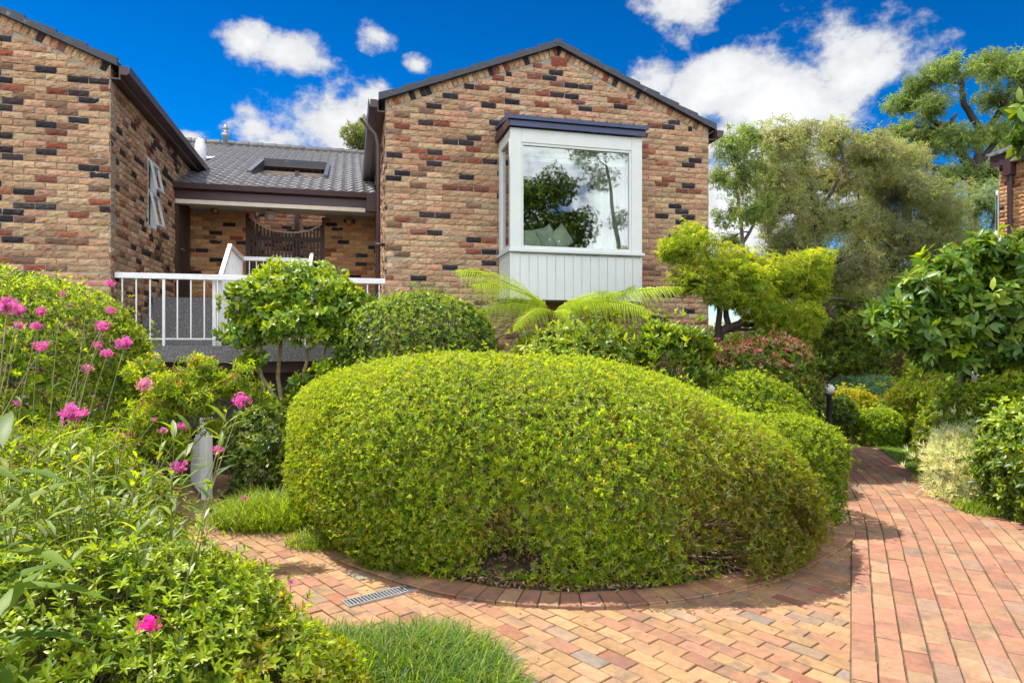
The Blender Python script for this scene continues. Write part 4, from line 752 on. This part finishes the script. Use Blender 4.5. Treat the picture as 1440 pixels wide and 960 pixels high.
put(b, np.c_[q, np.full(k, .036)], np.c_[r.normal(size=(k, 2)), r.normal(0, .1, k)], np.c_[r.normal(0, .25, (k, 2)), np.ones(k)], r.uniform(.012, .035, k), r.uniform(.007, .014, k), mixcol(r, k, [(.20,.12,.07, 3), (.3,.22,.1, 2), (.45,.40,.10, .6), (.12,.07,.04, 2)]), True, 1.2)
tag(build('fallen_leaves', b, M['litter']), kind='stuff')
r = np.random.default_rng(13); b = Buf(); k = r.integers(22, 56, 34); q = BED[k]+(ctr-BED[k])*r.uniform(.0, .05, (34, 1)); rosettes(b, r, np.c_[np.repeat(q, 5, 0)+r.normal(0, .025, (170, 2)), r.uniform(.04, .11, 170)], np.array([[0, 0, 1.]])+r.normal(0, .3, (170, 3)), 6, .045, .016, mixcol(r, 170, [(*LIME, 2), (*MID, 3), (*YEL, .3)]), (40, 85), True); tag(build('weeds', b, M['gloss']), kind='stuff')

# ------------------------------------------------------------------ trees
def tree(name, label, cat, trunk, r0, clumps, L, W, cols, k=6, fine=False, droop=0, m='leaf', tilt=(30, 85), bark=(.13, .10, .075), seed=1, group=None, up=.4, twig=.35, tips=None, r1=None, sag=1.0, hollow=2.0, spread=.6):
    """trunk: list of polylines (first = main); clumps: (centre, radii, rosettes)"""
    r = np.random.default_rng(seed*31+5); base = np.array(trunk[0][0], float); root = thing(name, label, cat, base, group); tb = Buf(); lb = Buf(); pts = []
    for i, tk in enumerate(trunk):
        s = smooth_line(tk, 6); a = r0*(1 if i == 0 else .62); rr = np.linspace(a, a*.38, len(s)); s = s+np.c_[r.normal(0, r0*.10, (len(s), 2)), np.zeros(len(s))]; tb.tubes(s, rr[None], 9, np.array(bark)*r.uniform(.85, 1.1)); pts.append(np.c_[s, rr])
    pts = np.concatenate(pts)
    for c, rad, n in clumps:
        c = np.array(c, float); rad = np.array(rad, float)
        cand = pts[pts[:, 2] < c[2]+.05]; cand = cand if len(cand) else pts; dd_ = np.linalg.norm(cand[:, :3]-c, axis=1)-.35*(cand[:, 2]-base[2]); j = cand[np.argmin(dd_)]
        t = np.linspace(0, 1, 9)[:, None]; mid = (j[:3]+c)/2+np.array([0, 0, .12*np.linalg.norm(c-j[:3])])+r.normal(0, .07, 3)*np.linalg.norm(c-j[:3])
        lp = j[:3]*(1-t)**2+2*t*(1-t)*mid+c*t**2; lp[1:-1] += r.normal(0, .03*np.linalg.norm(c-j[:3])/3, (7, 3)); tb.tubes(lp, np.linspace(j[3]*.62, max(j[3]*.14, .004), 9)[None], 6, np.array(bark)*r.uniform(.8, 1.15))
        d = nrm(r.normal(size=(n, 3))); q = r.random(n)**(1/hollow); rr = rad*(1+.22*noise(d*2, 1.6, seed+int(abs(c[0])*10)))[:, None]; pos = c+d*q[:, None]*rr
        g = noise(pos/np.mean(rad)*1.0, 3.1, seed+3) < spread+r.normal(0, .15, n); pos, d = pos[g], d[g]; n2 = len(pos)
        nt_ = max(3, int(n2*twig*.25)); jj = r.choice(n2, nt_, replace=nt_ > n2); sgn = lp[r.integers(4, 9, nt_)]; t6 = np.linspace(0, 1, 5)[None, :, None]; e = pos[jj]; md = (sgn+e)/2+r.normal(0, .1, (nt_, 3))*rad.mean()+np.array([0, 0, .1*rad.mean()])
        pth = sgn[:, None]*(1-t6)**2+2*t6*(1-t6)*md[:, None]+e[:, None]*t6**2; tb.tubes(pth, np.linspace(1, .3, 5)[None]*np.full((nt_, 1), max(j[3]*.11, .0028)), 4, np.array(bark)*1.05)
        cc_ = mixcol(r, n2, cols)
        if tips is not None: tm = r.random(n2) < .6*np.clip((d[:, 2]+.2), 0, 1)*(q[g] > .55); cc_[tm] = mixcol(r, int(tm.sum()), tips)
        cc_ = cc_*r.uniform(.85, 1.15); rosettes(lb, r, pos, nrm(d+np.array([0, 0, up])+r.normal(0, .5, (n2, 3))), k, L, W, cc_, tilt, fine, droop, sag)
    build('trunk', tb, M['bark'], root, True); build('crown', lb, M[m], root, smooth=fine); return root
def cl(px, py, rp, Y, n, fz=.75, dy=0.0, fd=1.0): s = rp/F*Y; return (P(px, py, Y+dy), (s, s*fd, s*fz), n)
# camellia
tree('camellia_tree', 'bushy leafed camellia with bare pale forked stems in front of the landing railing', 'tree', [[P(424, 655, 8.0)*np.array([1, 1, 0]), P(415, 640, 8.0), P(402, 590, 7.9), P(392, 530, 7.9), P(398, 450, 7.9)], [P(413, 625, 8), P(385, 585, 7.8), P(368, 530, 7.7), P(350, 470, 7.7)], [P(405, 600, 8), P(384, 555, 7.9), P(365, 515, 7.9), P(372, 450, 7.9)], [P(418, 640, 8), P(440, 580, 8.1), P(450, 520, 8.1), P(470, 440, 8.1)], [P(402, 590, 8), P(425, 540, 8.0), P(432, 480, 8), P(430, 420, 8)]], .045,
     [cl(360, 420, 46, 7.7, 390), cl(400, 402, 48, 7.8, 416), cl(445, 405, 48, 7.9, 416), cl(485, 425, 42, 8.0, 338), cl(345, 465, 34, 7.6, 221), cl(395, 450, 44, 7.5, 312), cl(440, 450, 42, 7.7, 273), cl(480, 465, 40, 7.9, 247), cl(355, 505, 22, 7.5, 78), cl(500, 500, 28, 8.0, 117), cl(425, 540, 22, 7.8, 58), cl(470, 520, 26, 8, 91)],
     .085, .042, [(*MID, 3), (*DARK, .6), (.12,.24,.03, 2.5), (*LIME, 2), (*PALE, .8)], 6, True, .12, 'gloss', bark=(.33, .27, .15), seed=2, tips=[(*LIME, 2), (.17,.28,.02, 1)], spread=.6)
tree('shrub', 'airy fine leafed shrub with reddish tips in front of the stair landing', 'shrub', [[np.array([-2.75+dx, 5.05+dy, 0]), np.array([-2.75+dx*1.6, 5.05+dy, .6]), P(px, py, 5.1+dy)] for dx, dy, px, py in ((-.1, 0, 270, 540), (.05, .1, 340, 555), (-.2, .1, 220, 560), (-.05, -.15, 200, 600), (0, .05, 300, 510), (-.25, -.1, 180, 570), (-.15, .15, 250, 500))], .012,
     [cl(285, 520, 34, 5.1, 330), cl(245, 545, 40, 5.0, 430), cl(215, 585, 40, 4.9, 430), cl(330, 545, 34, 5.1, 260), cl(365, 555, 22, 5.1, 90), cl(190, 625, 38, 4.8, 380), cl(290, 565, 38, 5.0, 330), cl(240, 620, 34, 4.9, 300), cl(205, 520, 30, 5.2, 240), cl(345, 515, 16, 5.1, 40), cl(160, 660, 34, 4.7, 280), cl(300, 600, 24, 5.0, 90, .5)],
     .044, .0135, [(*LIME, 2.5), (*MID, 2.5), (*OLIVE, 1), (*DARK, .8)], 6, False, 0, 'leaf', (50, 92), (.24, .17, .1), 10, tips=[(*LIME, 2), (*YEL, .6), (.34, .17, .06, .35)], spread=.55, up=.2, hollow=1.8)
# feathery lime tree beside the house corner
LT = [(.27,.36,.02, 3), (.22,.31,.03, 2), (*MID, 1)]
tree('feathery_tree', 'feathery lime green tree with a dark leaning trunk beside the house corner', 'tree', [[P(1003, 500, 8.95)*np.array([1, 1, 0]), P(1008, 485, 8.95), P(1040, 455, 8.95), P(1075, 432, 8.95), P(1110, 415, 8.95)], [P(1008, 485, 8.95), P(1012, 430, 8.85), P(1005, 380, 8.85), P(985, 345, 8.75)], [P(1040, 455, 8.95), P(1065, 455, 9.05), P(1110, 440, 9.15)], [P(1025, 465, 8.95), P(1020, 420, 8.95), P(1030, 385, 8.95)]], .075,
     [cl(970, 335, 40, 8.65, 712, .8), cl(945, 352, 24, 8.65, 280, .8), cl(980, 388, 40, 8.55, 648, .8), cl(1020, 372, 38, 8.75, 604, .8), cl(1050, 392, 42, 8.65, 712, .8), cl(1095, 385, 42, 8.85, 756, .8), cl(1138, 372, 38, 8.95, 691, .8), cl(1140, 405, 31, 8.95, 432, .8), cl(1075, 425, 38, 8.75, 518, .8), cl(1110, 440, 38, 8.95, 475, .8), cl(1120, 470, 33, 9.15, 345, .8), cl(1010, 415, 24, 8.55, 237, .8), cl(1080, 455, 30, 8.95, 300, .8), cl(1045, 420, 28, 8.85, 260, .8), cl(1140, 445, 26, 9.15, 260, .8), cl(1060, 365, 26, 8.95, 345, .8)],
     .075, .013, LT, 8, False, .75, 'leaf', (40, 95), (.06, .045, .04), 3, tips=[(.40,.48,.02, 2), (.45,.44,.05, .7)], hollow=2.0, spread=.6)
# small dark tree past the hedges
tree('dark_tree', 'small dark leafed tree shading the path by the globe lamp', 'tree', [[P(1160, 600, 13.5)*np.array([1, 1, 0]), P(1166, 560, 13.5), P(1172, 510, 13.6), P(1185, 460, 13.6)], [P(1168, 545, 13.5), P(1155, 500, 13.5), P(1150, 460, 13.5)], [P(1170, 520, 13.6), P(1205, 480, 13.6), P(1235, 455, 13.6)], [P(1185, 470, 13.6), P(1160, 424, 13.5), P(1195, 422, 13.5)]], .13,
     [cl(1165, 470, 40, 13.5, 840), cl(1205, 465, 44, 13.5, 960), cl(1240, 480, 36, 13.6, 660), cl(1190, 505, 44, 13.3, 800, .5), cl(1225, 510, 34, 13.4, 520, .5), cl(1155, 505, 30, 13.5, 440), cl(1195, 430, 38, 13.8, 640, .6), cl(1240, 435, 32, 13.9, 480, .6)],
     .075, .022, [(*DARK, 3), (*MID, 2), (*OLIVE, 1.4), (*DEEP, 1)], 6, False, .15, seed=4, bark=(.07, .055, .045), spread=.75)
# big leafed tree at the right
tree('big_leafed_tree', 'broad leafed glossy green tree hanging over the right hedge', 'tree', [[P(1357, 520, 7.9)*np.array([1, 1, 0]), P(1356, 520, 7.9), P(1355, 480, 7.8), P(1362, 430, 7.7), P(1375, 380, 7.7)], [P(1356, 500, 7.9), P(1310, 450, 7.6), P(1275, 425, 7.5)], [P(1357, 490, 7.9), P(1410, 430, 7.6), P(1450, 380, 7.6)]], .08,
     [cl(1262, 440, 34, 7.3, 110), cl(1292, 410, 40, 7.4, 140), cl(1330, 382, 42, 7.5, 150), cl(1375, 360, 42, 7.5, 150), cl(1425, 355, 46, 7.5, 160), cl(1290, 462, 38, 7.3, 120), cl(1335, 445, 48, 7.4, 170), cl(1385, 425, 50, 7.4, 180), cl(1440, 420, 56, 7.4, 200), cl(1250, 470, 22, 7.2, 40), cl(1345, 485, 34, 7.5, 90), cl(1410, 480, 44, 7.4, 130), cl(1480, 380, 60, 7.6, 150), cl(1475, 470, 50, 7.6, 130), cl(1300, 492, 20, 7.3, 30), cl(1340, 503, 24, 7.4, 60), cl(1385, 500, 30, 7.5, 90), cl(1420, 512, 34, 7.6, 90), cl(1310, 500, 22, 7.6, 40)],
     .145, .066, [(.075,.165,.025, 3), (*MID, 2.6), (*DARK, 1)], 5, True, .25, 'gloss', (35, 85), (.06, .05, .04), 5, tips=[(.15,.26,.03, 2), (*LIME, 1)], spread=.95)
tree('broad_leafed_tree', 'leafy branch tips of a tree hanging in at the upper right edge', 'tree', [[P(1600, 560, 4.9)*np.array([1, 1, 0]), P(1600, 500, 4.9), P(1590, 300, 4.9), P(1570, 150, 4.9)], [P(1592, 310, 4.9), P(1530, 220, 4.9), P(1460, 180, 4.9)]], .07, [cl(1456, 150, 26, 4.9, 34), cl(1450, 198, 26, 4.9, 38), cl(1500, 175, 50, 4.9, 110), cl(1540, 170, 70, 4.9, 160)], .13, .06, [(.05,.12,.02, 3), (*MID, 2), (*LIME, 1)], 5, True, .3, 'gloss', seed=6, bark=(.1, .08, .06))
# bush behind
GUM = [(.16,.21,.085, 3), (.12,.17,.06, 2), (.21,.26,.09, 1.5), (*OLIVE, 1)]
def gum(label, Y, trunk, cls, seed, L=.15, W=.026, cols=GUM, r0=.16, n=1.0, name='gum_tree', bark=(.15, .125, .10), spread=.55, droop=.55):
    tr = [[P(px, py, Y) for px, py in t] for t in trunk]; tr[0] = [tr[0][0]*np.array([1, 1, 0])]+tr[0]
    tree(name, label, 'tree', tr, r0, [cl(px, py, int(rp*1.22), Y, int(rp*rp*.85*n), fz, dy=(i*37 % 11-5)*.22) for i, (px, py, rp, fz) in enumerate(cls)], L, W, cols, 6, False, droop, 'leaf', (30, 95), bark, seed, 'trees beyond the garden', .2, .6, hollow=1.7, spread=spread)
gum('slender open wattle right beside the gable corner', 15, [[(1048, 560), (1048, 420), (1044, 340), (1036, 250), (1040, 200)], [(1044, 345), (1064, 300), (1062, 240)]], [(1030, 205, 22, 1), (1052, 195, 22, 1), (1015, 250, 20, 1), (1045, 245, 26, 1), (1072, 235, 22, 1), (1020, 300, 22, 1), (1055, 300, 22, .9), (1075, 285, 18, 1), (1025, 340, 20, .7)], 11, .11, .02, [(.16,.25,.08, 3), (.23,.31,.08, 2), (.12,.18,.05, 2)], .07, .9, 'wattle_tree', spread=.35)
WAT = [(.27,.31,.18, 3), (.21,.25,.14, 2), (.31,.38,.13, 2), (.29,.27,.19, 1.2)]
gum('grey green wattle with dark twisting branches left of the tall gum', 17, [[(1150, 560), (1150, 430), (1152, 340), (1140, 270), (1130, 210)], [(1152, 320), (1100, 270), (1085, 220)], [(1150, 300), (1185, 240), (1180, 200)], [(1140, 270), (1125, 215), (1100, 190)]], [(1095, 200, 30, .9), (1130, 195, 28, .8), (1175, 195, 34, .8), (1085, 250, 30, .9), (1125, 250, 38, .9), (1170, 250, 40, .9), (1095, 300, 36, .9), (1140, 310, 42, .9), (1185, 310, 42, .9), (1105, 350, 34, .8), (1150, 365, 40, .8), (1190, 370, 40, .8), (1110, 400, 30, .8), (1165, 415, 40, .8)], 12, .13, .022, WAT, .09, 1.15, 'wattle_tree', (.06, .05, .045), spread=.42)
gum('broad dry looking wattle in front of the tall gum', 19, [[(1265, 560), (1262, 440), (1250, 360), (1240, 290)], [(1255, 380), (1290, 320), (1310, 280)], [(1250, 370), (1215, 310), (1205, 260)]], [(1220, 215, 38, .8), (1260, 225, 40, .8), (1215, 270, 40, .9), (1260, 280, 46, .9), (1305, 285, 40, .9), (1225, 330, 44, .9), (1275, 340, 48, .9), (1320, 340, 40, .9), (1215, 385, 42, .8), (1265, 400, 46, .8), (1310, 395, 40, .8), (1230, 435, 40, .8), (1285, 440, 38, .7)], 13, .14, .024, WAT, .09, 1.15, 'wattle_tree', (.06, .05, .045), spread=.42)
gum('tall gum with bent dark limbs showing against the sky', 27, [[(1372, 560), (1370, 300), (1368, 250), (1378, 190), (1355, 140), (1352, 110)], [(1370, 235), (1335, 190), (1345, 160)], [(1374, 200), (1410, 150), (1420, 120)], [(1369, 260), (1340, 200), (1300, 160)], [(1371, 240), (1400, 200), (1430, 170)]], [(1340, 95, 30, .6), (1375, 88, 26, .55), (1410, 95, 32, .6), (1445, 100, 34, .7), (1300, 115, 28, .6), (1275, 145, 28, .6), (1315, 150, 30, .55), (1262, 185, 30, .7), (1310, 195, 38, .7), (1405, 140, 30, .6), (1440, 150, 34, .7), (1350, 195, 30, .6), (1395, 185, 26, .6), (1430, 200, 36, .7), (1290, 235, 40, .7), (1345, 250, 34, .6), (1400, 245, 40, .6)], 14, .19, .032, [(.18,.27,.10, 3), (.13,.21,.07, 2), (.24,.33,.08, 2)], .24, 1.0, 'gum_tree', (.06, .05, .045), spread=.2)
gum('lower blue green gum with bare twigs left of the neighbouring house', 22, [[(1368, 560), (1368, 420), (1366, 350), (1372, 300)], [(1367, 370), (1395, 320), (1400, 290)], [(1367, 370), (1335, 320)]], [(1340, 300, 38, .8), (1385, 285, 36, .8), (1415, 300, 34, .8), (1345, 350, 40, .8), (1390, 345, 40, .8), (1350, 400, 40, .8), (1395, 400, 40, .8), (1420, 360, 34, .8)], 15, .13, .024, [(.20,.29,.16, 3), (.25,.33,.18, 2), (.15,.23,.09, 2)], .13, 1.2, 'gum_tree', (.09, .08, .07), spread=.3)
gum('distant tree crown showing above the tiled porch roof', 32, [[(512, 480), (512, 300), (508, 215)]], [(500, 190, 18, .8), (518, 180, 20, .9), (530, 200, 20, .9), (515, 205, 14, .6)], 16, .2, .04, GUM, .2, 2.2, 'gum_tree')
# trees behind the viewer, seen mirrored in the bay glass
def behind(name, label, x, y, h_, cls, seed, L, W, cols, trunk, r0, spread, n):
    b0 = np.array([x, y, 0.]); tree(name, label, 'tree', [[b0+np.array(t) for t in tk] for tk in trunk], r0, [(b0+np.array(c), (rr, rr, rr*.8), int(n*rr*rr)) for *c, rr in cls], L, W, cols, 6, False, .3, 'gloss', seed=seed, spread=spread)
behind('evergreen_tree', 'dense dark evergreen mirrored in the bay window glass', 9.2, -5.4, 9, [(0, 0, 3.6, 1.4), (-1.2, .3, 4.6, 1.3), (1, 0, 4.8, 1.4), (-1.8, .2, 6, 1.2), (0, 0, 6.2, 1.5), (1.4, 0, 6.6, 1.2), (-.8, 0, 7.6, 1.2), (.6, 0, 8.1, 1.1), (-2.2, 0, 7.2, .9)], 21, .13, .06, [(*DARK, 2), (*MID, 3), (*LIME, .6)], [[(0, 0, 0), (0, 0, 3), (.2, 0, 6), (0, 0, 8)]], .2, 1.1, 620)
behind('gum_tree', 'bare limbed gum mirrored in the right half of the bay window glass', 12.6, -4.2, 11, [(-1.8, 0, 9.6, 1.2), (0, 0, 10.3, 1.3), (1.8, 0, 9.8, 1.3), (2.4, 0, 8.4, 1.0), (-.6, 0, 4.2, 1.0), (1.2, 0, 3.8, 1.1), (-1.4, 0, 8.4, .8), (1.5, 0, 5.6, .8), (2.7, 0, 6.6, .8), (-.3, 0, 6.9, .6), (2.4, 0, 4.4, 1.1), (.2, 0, 3.2, 1.1), (3.4, 0, 5.4, .9)], 22, .15, .035, GUM, [[(0, 0, 0), (.1, 0, 3.5), (.5, 0, 6.5), (.8, 0, 9)], [(.1, 0, 3.5), (-.6, 0, 6.5), (-1, 0, 9)], [(.3, 0, 5), (1.6, 0, 7), (2.4, 0, 8)]], .2, .6, 300)

# tree fern
def fern(label, c, fronds, seed):
    r = np.random.default_rng(seed); root = thing('tree_fern', label, 'fern', (c[0], c[1], 0))
    b = Buf(); b.tubes(np.array([(c[0], c[1], 0), (c[0]+.03, c[1], c[2]*.5), (c[0], c[1], c[2])]), np.array([[.09, .075, .06]]), 10, (.07, .045, .03)); build('trunk', b, M['bark'], root, True)
    for tip, lift, wd, colr in fronds:
        b = Buf(); tip = np.array(tip); L_ = np.linalg.norm(tip-c); mid = (c+tip)/2+np.array([0, 0, lift*L_]); t = np.linspace(0, 1, 44)[:, None]; ax = c*(1-t)**2+2*t*(1-t)*mid+tip*t**2; tg = nrm(np.gradient(ax, axis=0))
        side = nrm(np.cross(tg, np.array([0, 0, 1.]))); upv = np.cross(side, tg); rl = R(38)*(1 if side[20, 1] > 0 else -1); side, upv = side*math.cos(rl)+upv*math.sin(rl), upv*math.cos(rl)-side*math.sin(rl)
        bb = Buf(); bb.tubes(ax, np.linspace(.012, .002, 44)[None], 5, (.12, .10, .03))
        for s in (1, -1):
            for i in range(4, 43):
                f = i/43; ln = 1.2*wd*L_*math.sin(math.pi*min(1, f*1.02+.02))**.7*(1-.25*f); m = 19; u = np.linspace(.04, 1, m)
                pj = r.normal(0, .07, 3); dr = nrm(side[i]*s+tg[i]*.38); pb = ax[i]+dr*ln*u[:, None]+np.array([0, 0, -1])*ln*(.08*u+r.uniform(.3, .75)*u**2)[:, None]+pj*ln*(u**1.5)[:, None]+upv[i]*.02
                pd = nrm(np.gradient(pb, axis=0)); ps = nrm(np.cross(pd, upv[i])); ll = .019*L_*(1-u*.65)*(.75+.5*math.sin(f*3))
                for q in (1, -1): put(b, pb, nrm(ps*q+pd*.5+np.array([0, 0, -.2])), upv[i]+0*pb, ll, ll*.58, np.array(colr)*r.uniform(.82, 1.15, (m, 1)))
        fo = build('frond', b, M['leaf'], root); build('midrib', bb, M['stem'], fo)
FL1, FL2 = (.40, .52, .014), (.24, .34, .03)
fc_ = P(778, 440, 8.5)
fern('bright tree fern spreading long arching fronds across the front of the bay', fc_, [(P(636, 384, 8.2), .22, .36, FL1), (P(660, 405, 8.1), .25, .34, FL1), (P(650, 452, 8.2), .22, .17, FL2), (P(975, 406, 8.4), .10, .13, FL1), (P(925, 446, 8.1), .24, .20, FL1), (P(965, 470, 8.7), .24, .15, (.07, .12, .02)), (P(720, 470, 7.9), .3, .2, FL1), (P(850, 425, 8.5), .2, .2, FL1), (P(880, 415, 8.3), .22, .2, FL1), (P(690, 425, 8.7), .2, .16, (.10, .17, .02)), (P(820, 475, 7.9), .3, .2, FL1)], 3)

# stems with long leaves at the left edge
def stalks(name, label, cat, c, rx, ry, n, h_, L, W, per, cols, seed, lean=.25, tiltd=55):
    r = np.random.default_rng(seed); root = thing(name, label, cat, (c[0], c[1], 0)); lb, sb = Buf(), Buf()
    for i in range(n):
        a = r.uniform(0, 6.28); q = math.sqrt(r.random()); b0 = np.array([c[0]+q*rx*math.cos(a), c[1]+q*ry*math.sin(a), 0.]); hh = h_*r.uniform(.65, 1.1); t = np.linspace(0, 1, per)[:, None]; tp = b0+np.array([np.clip(r.normal(.04, lean), -.4, .2), r.normal(-.05, lean), 1])*hh
        ax = b0*(1-t)**2+2*t*(1-t)*((b0+tp)/2+np.array([0, 0, .1*hh]))+tp*t**2; sb.tubes(ax[None], np.linspace(.0045, .002, per)[None], 5, np.array((.2, .2, .06)))
        k = ax[per//4:]; nk = len(k); an = np.arange(nk)*2.4+r.uniform(0, 6); tl = R(tiltd)*r.uniform(.7, 1.25, nk); A = np.stack([np.cos(an)*np.sin(tl), np.sin(an)*np.sin(tl), np.cos(tl)], 1); Nn = np.stack([-np.cos(an)*np.cos(tl), -np.sin(an)*np.cos(tl), np.sin(tl)], 1)
        ll = L*r.uniform(.7, 1.15, nk); put(lb, k, A, Nn, ll, W*ll/L, mixcol(r, nk, cols)*r.uniform(.8, 1.2, (nk, 1)), True, 1.6)
    build('leaves', lb, M['leaf'], root, True); build('stems', sb, M['stem'], root, True)
stalks('leafy_perennial', 'long narrow leafed perennial on upright stems at the left edge', 'plant', (-2.05, 2.95), .55, .35, 60, 1.15, .13, .027, 26, [(*MID, 3), (*LIME, 2), (*PALE, 1), (*DARK, 1)], 3)
stalks('leafy_perennial', 'narrow leafed perennial leaning out below the pink flower stalks', 'plant', (-2.25, 3.3), .35, .25, 26, .95, .11, .024, 22, [(*MID, 2), (*LIME, 2), (*OLIVE, 1)], 4, .16)
stalks('broad_leafed_plant', 'plant with broad bright strap leaves cut by the left edge', 'plant', (-1.62, 1.98), .10, .08, 3, 1.45, .30, .058, 18, [(.09,.18,.015, 3), (.14,.23,.015, 2)], 5, .05, 70)

# pink orchids on thin stalks
HEADS = [(10,429,17,'pink orchid head in the big cluster at the far left edge'),(27,437,12,'pink orchid head overlapping the right of the far left cluster'),(53,459,9,'small pink head just below the far left cluster'),(27,458,8,'pale pink head hanging under the far left cluster'),(59,438,9,'round pink head over the azalea dome right of the far left cluster'),(88,413,6,'small pink head high on the azalea dome'),(127,399,5,'tiny pink head near the top of the azalea dome by the brick wall'),(155,399,8,'pink head in front of the left end of the landing railing'),(156,437,8,'pink head below the left end post of the railing'),(144,459,11,'wide pink head beside the first baluster'),(58,487,11,'tall double pink head on an upright stalk in front of the azalea dome'),(138,486,8,'left of two touching pink heads under the railing corner'),(150,497,9,'lower right of two touching pink heads under the railing corner'),(175,483,13,'large pink head under the second and third balusters'),(123,518,8,'faded lilac head above the dry stems'),(203,540,12,'pale lilac pink head over the airy shrub'),(103,581,19,'largest magenta head in the middle of the flower bed'),(173,614,7,'small pink head right of the largest magenta head'),(229,605,7,'dim pink head in the airy shrub'),(217,590,5,'tiny dim pink head above another in the airy shrub'),(24,567,6,'small pink head by the broad strap leaves'),(340,562,14,'bright pink head on the long stalk beside the white gate'),(258,599,8,'pink head left of the gate post top'),(252,655,12,'pink head low to the left of the gate slats'),(307,632,9,'pink head hanging in front of the white gate post'),(170,678,4,'tiny pink head on a long leaning leafy stem'),(345,700,6,'pink head over the bright grass clump'),(303,788,7,'purple head among the leaves by the brick path'),(409,818,6,'small violet head standing in front of the brick path'),(210,878,17,'vivid magenta head among the foreground azaleas')]
r = np.random.default_rng(77)
for px, py, rp, lab in HEADS:
    Y = float(np.clip(.036*F/rp, 1.95, 4.4)); rad = rp/F*Y; hp = P(px, py, Y); az = py > 780
    if az: Y = {303: 3.05, 409: 3.0, 210: 2.0}[px]; rad = rp/F*Y; hp = P(px, py, Y)
    if px == 345: Y = 5.2; rad = rp/F*Y; hp = P(px, py, Y)
    b0 = hp*np.array([1, 1, 0])+np.array([r.uniform(-.6, -.1) if not az else -.03, r.uniform(-.1, .25), 0.0])
    root = thing('orchid', lab, 'flower', b0, 'pink orchids on thin stalks')
    t = np.linspace(0, 1, 14)[:, None]; mid = b0*.55+hp*.45; mid[2] = hp[2]*r.uniform(.55, .8); ax = b0*(1-t)**2+2*t*(1-t)*mid+(hp-np.array([0, 0, rad*.5]))*t**2
    b = Buf(); b.tubes(ax[None], np.linspace(.0034, .0018, 14)[None], 6, (.30, .25, .13) if r.random() < .6 else (.2, .24, .08)); sm = build('stem', b, M['stem'], root, True)
    if not az:
        b = Buf(); k = ax[2:9]; an = np.arange(7)*math.pi+r.uniform(0, 6); A = np.stack([np.cos(an), np.sin(an), np.full(7, .8)], 1); put(b, k, A, np.stack([-np.cos(an)*.6, -np.sin(an)*.6, np.ones(7)], 1), .075, .016, np.array(MID)*r.uniform(.9, 1.5, (7, 1)), True); build('leaves', b, M['gloss'], root, True)
    rad *= .9; nf = 54 if rp > 7 else 28; d = nrm(r.normal(size=(nf, 3))+np.array([0, -.25, .35])); fp = hp+d*rad*np.array([1.0, 1.0, .8])*r.uniform(.35, 1.18, (nf, 1)); b = Buf()
    base_c = np.array((.54, .12, .49)) if py not in (518, 540, 605, 590, 458, 700) else np.array((.55, .22, .48))
    if px in (210,): base_c = np.array((.68, .03, .42))
    rosettes(b, r, fp, nrm(d+np.array([0, -.3, 0])), 5, rad*.36, rad*.17, np.repeat(base_c[None], nf, 0)*r.uniform(.75, 1.35, (nf, 1)), (50, 95)); build('flower_head', b, M['petal'], root)
    b = Buf(); e = hp-np.array([0, 0, rad*.55]); n8 = min(nf, 18); pth = np.stack([np.repeat(e[None], n8, 0), (e+fp[:n8])/2+np.array([0, 0, .004]), fp[:n8]], 1); b.tubes(pth, np.array([[.0011, .001, .0008]]), 4, (.45, .12, .25)); build('flower_stalks', b, M['stem'], root)

# globe lamps
def lamp(px, py, Y, rad, lab, fdim=1.0):
    c = P(px, py, Y); root = thing('garden_lamp', lab, 'lamp', c*np.array([1, 1, 0]))
    b = Buf(); b.lathe(c, ball(rad), 22); build('globe', b, M['globe'], root, True)
    b = Buf(); b.lathe((c[0], c[1], 0), [(.06, 0), (.06, .02), (.035, .03), (.035, c[2]-rad*1.25), (.06, c[2]-rad*1.2), (.065, c[2]-rad*.85), (.03, c[2]-rad*.8)], 14); build('post', b, M['iron'], root, True)
lamp(1166, 547, 9.7, .078, 'small white globe lamp on a dark post by the dark tree trunk')
lamp(1364, 527, 8.6, .112, 'shaded grey globe lamp half sunk in the hedge under the big leafed tree')
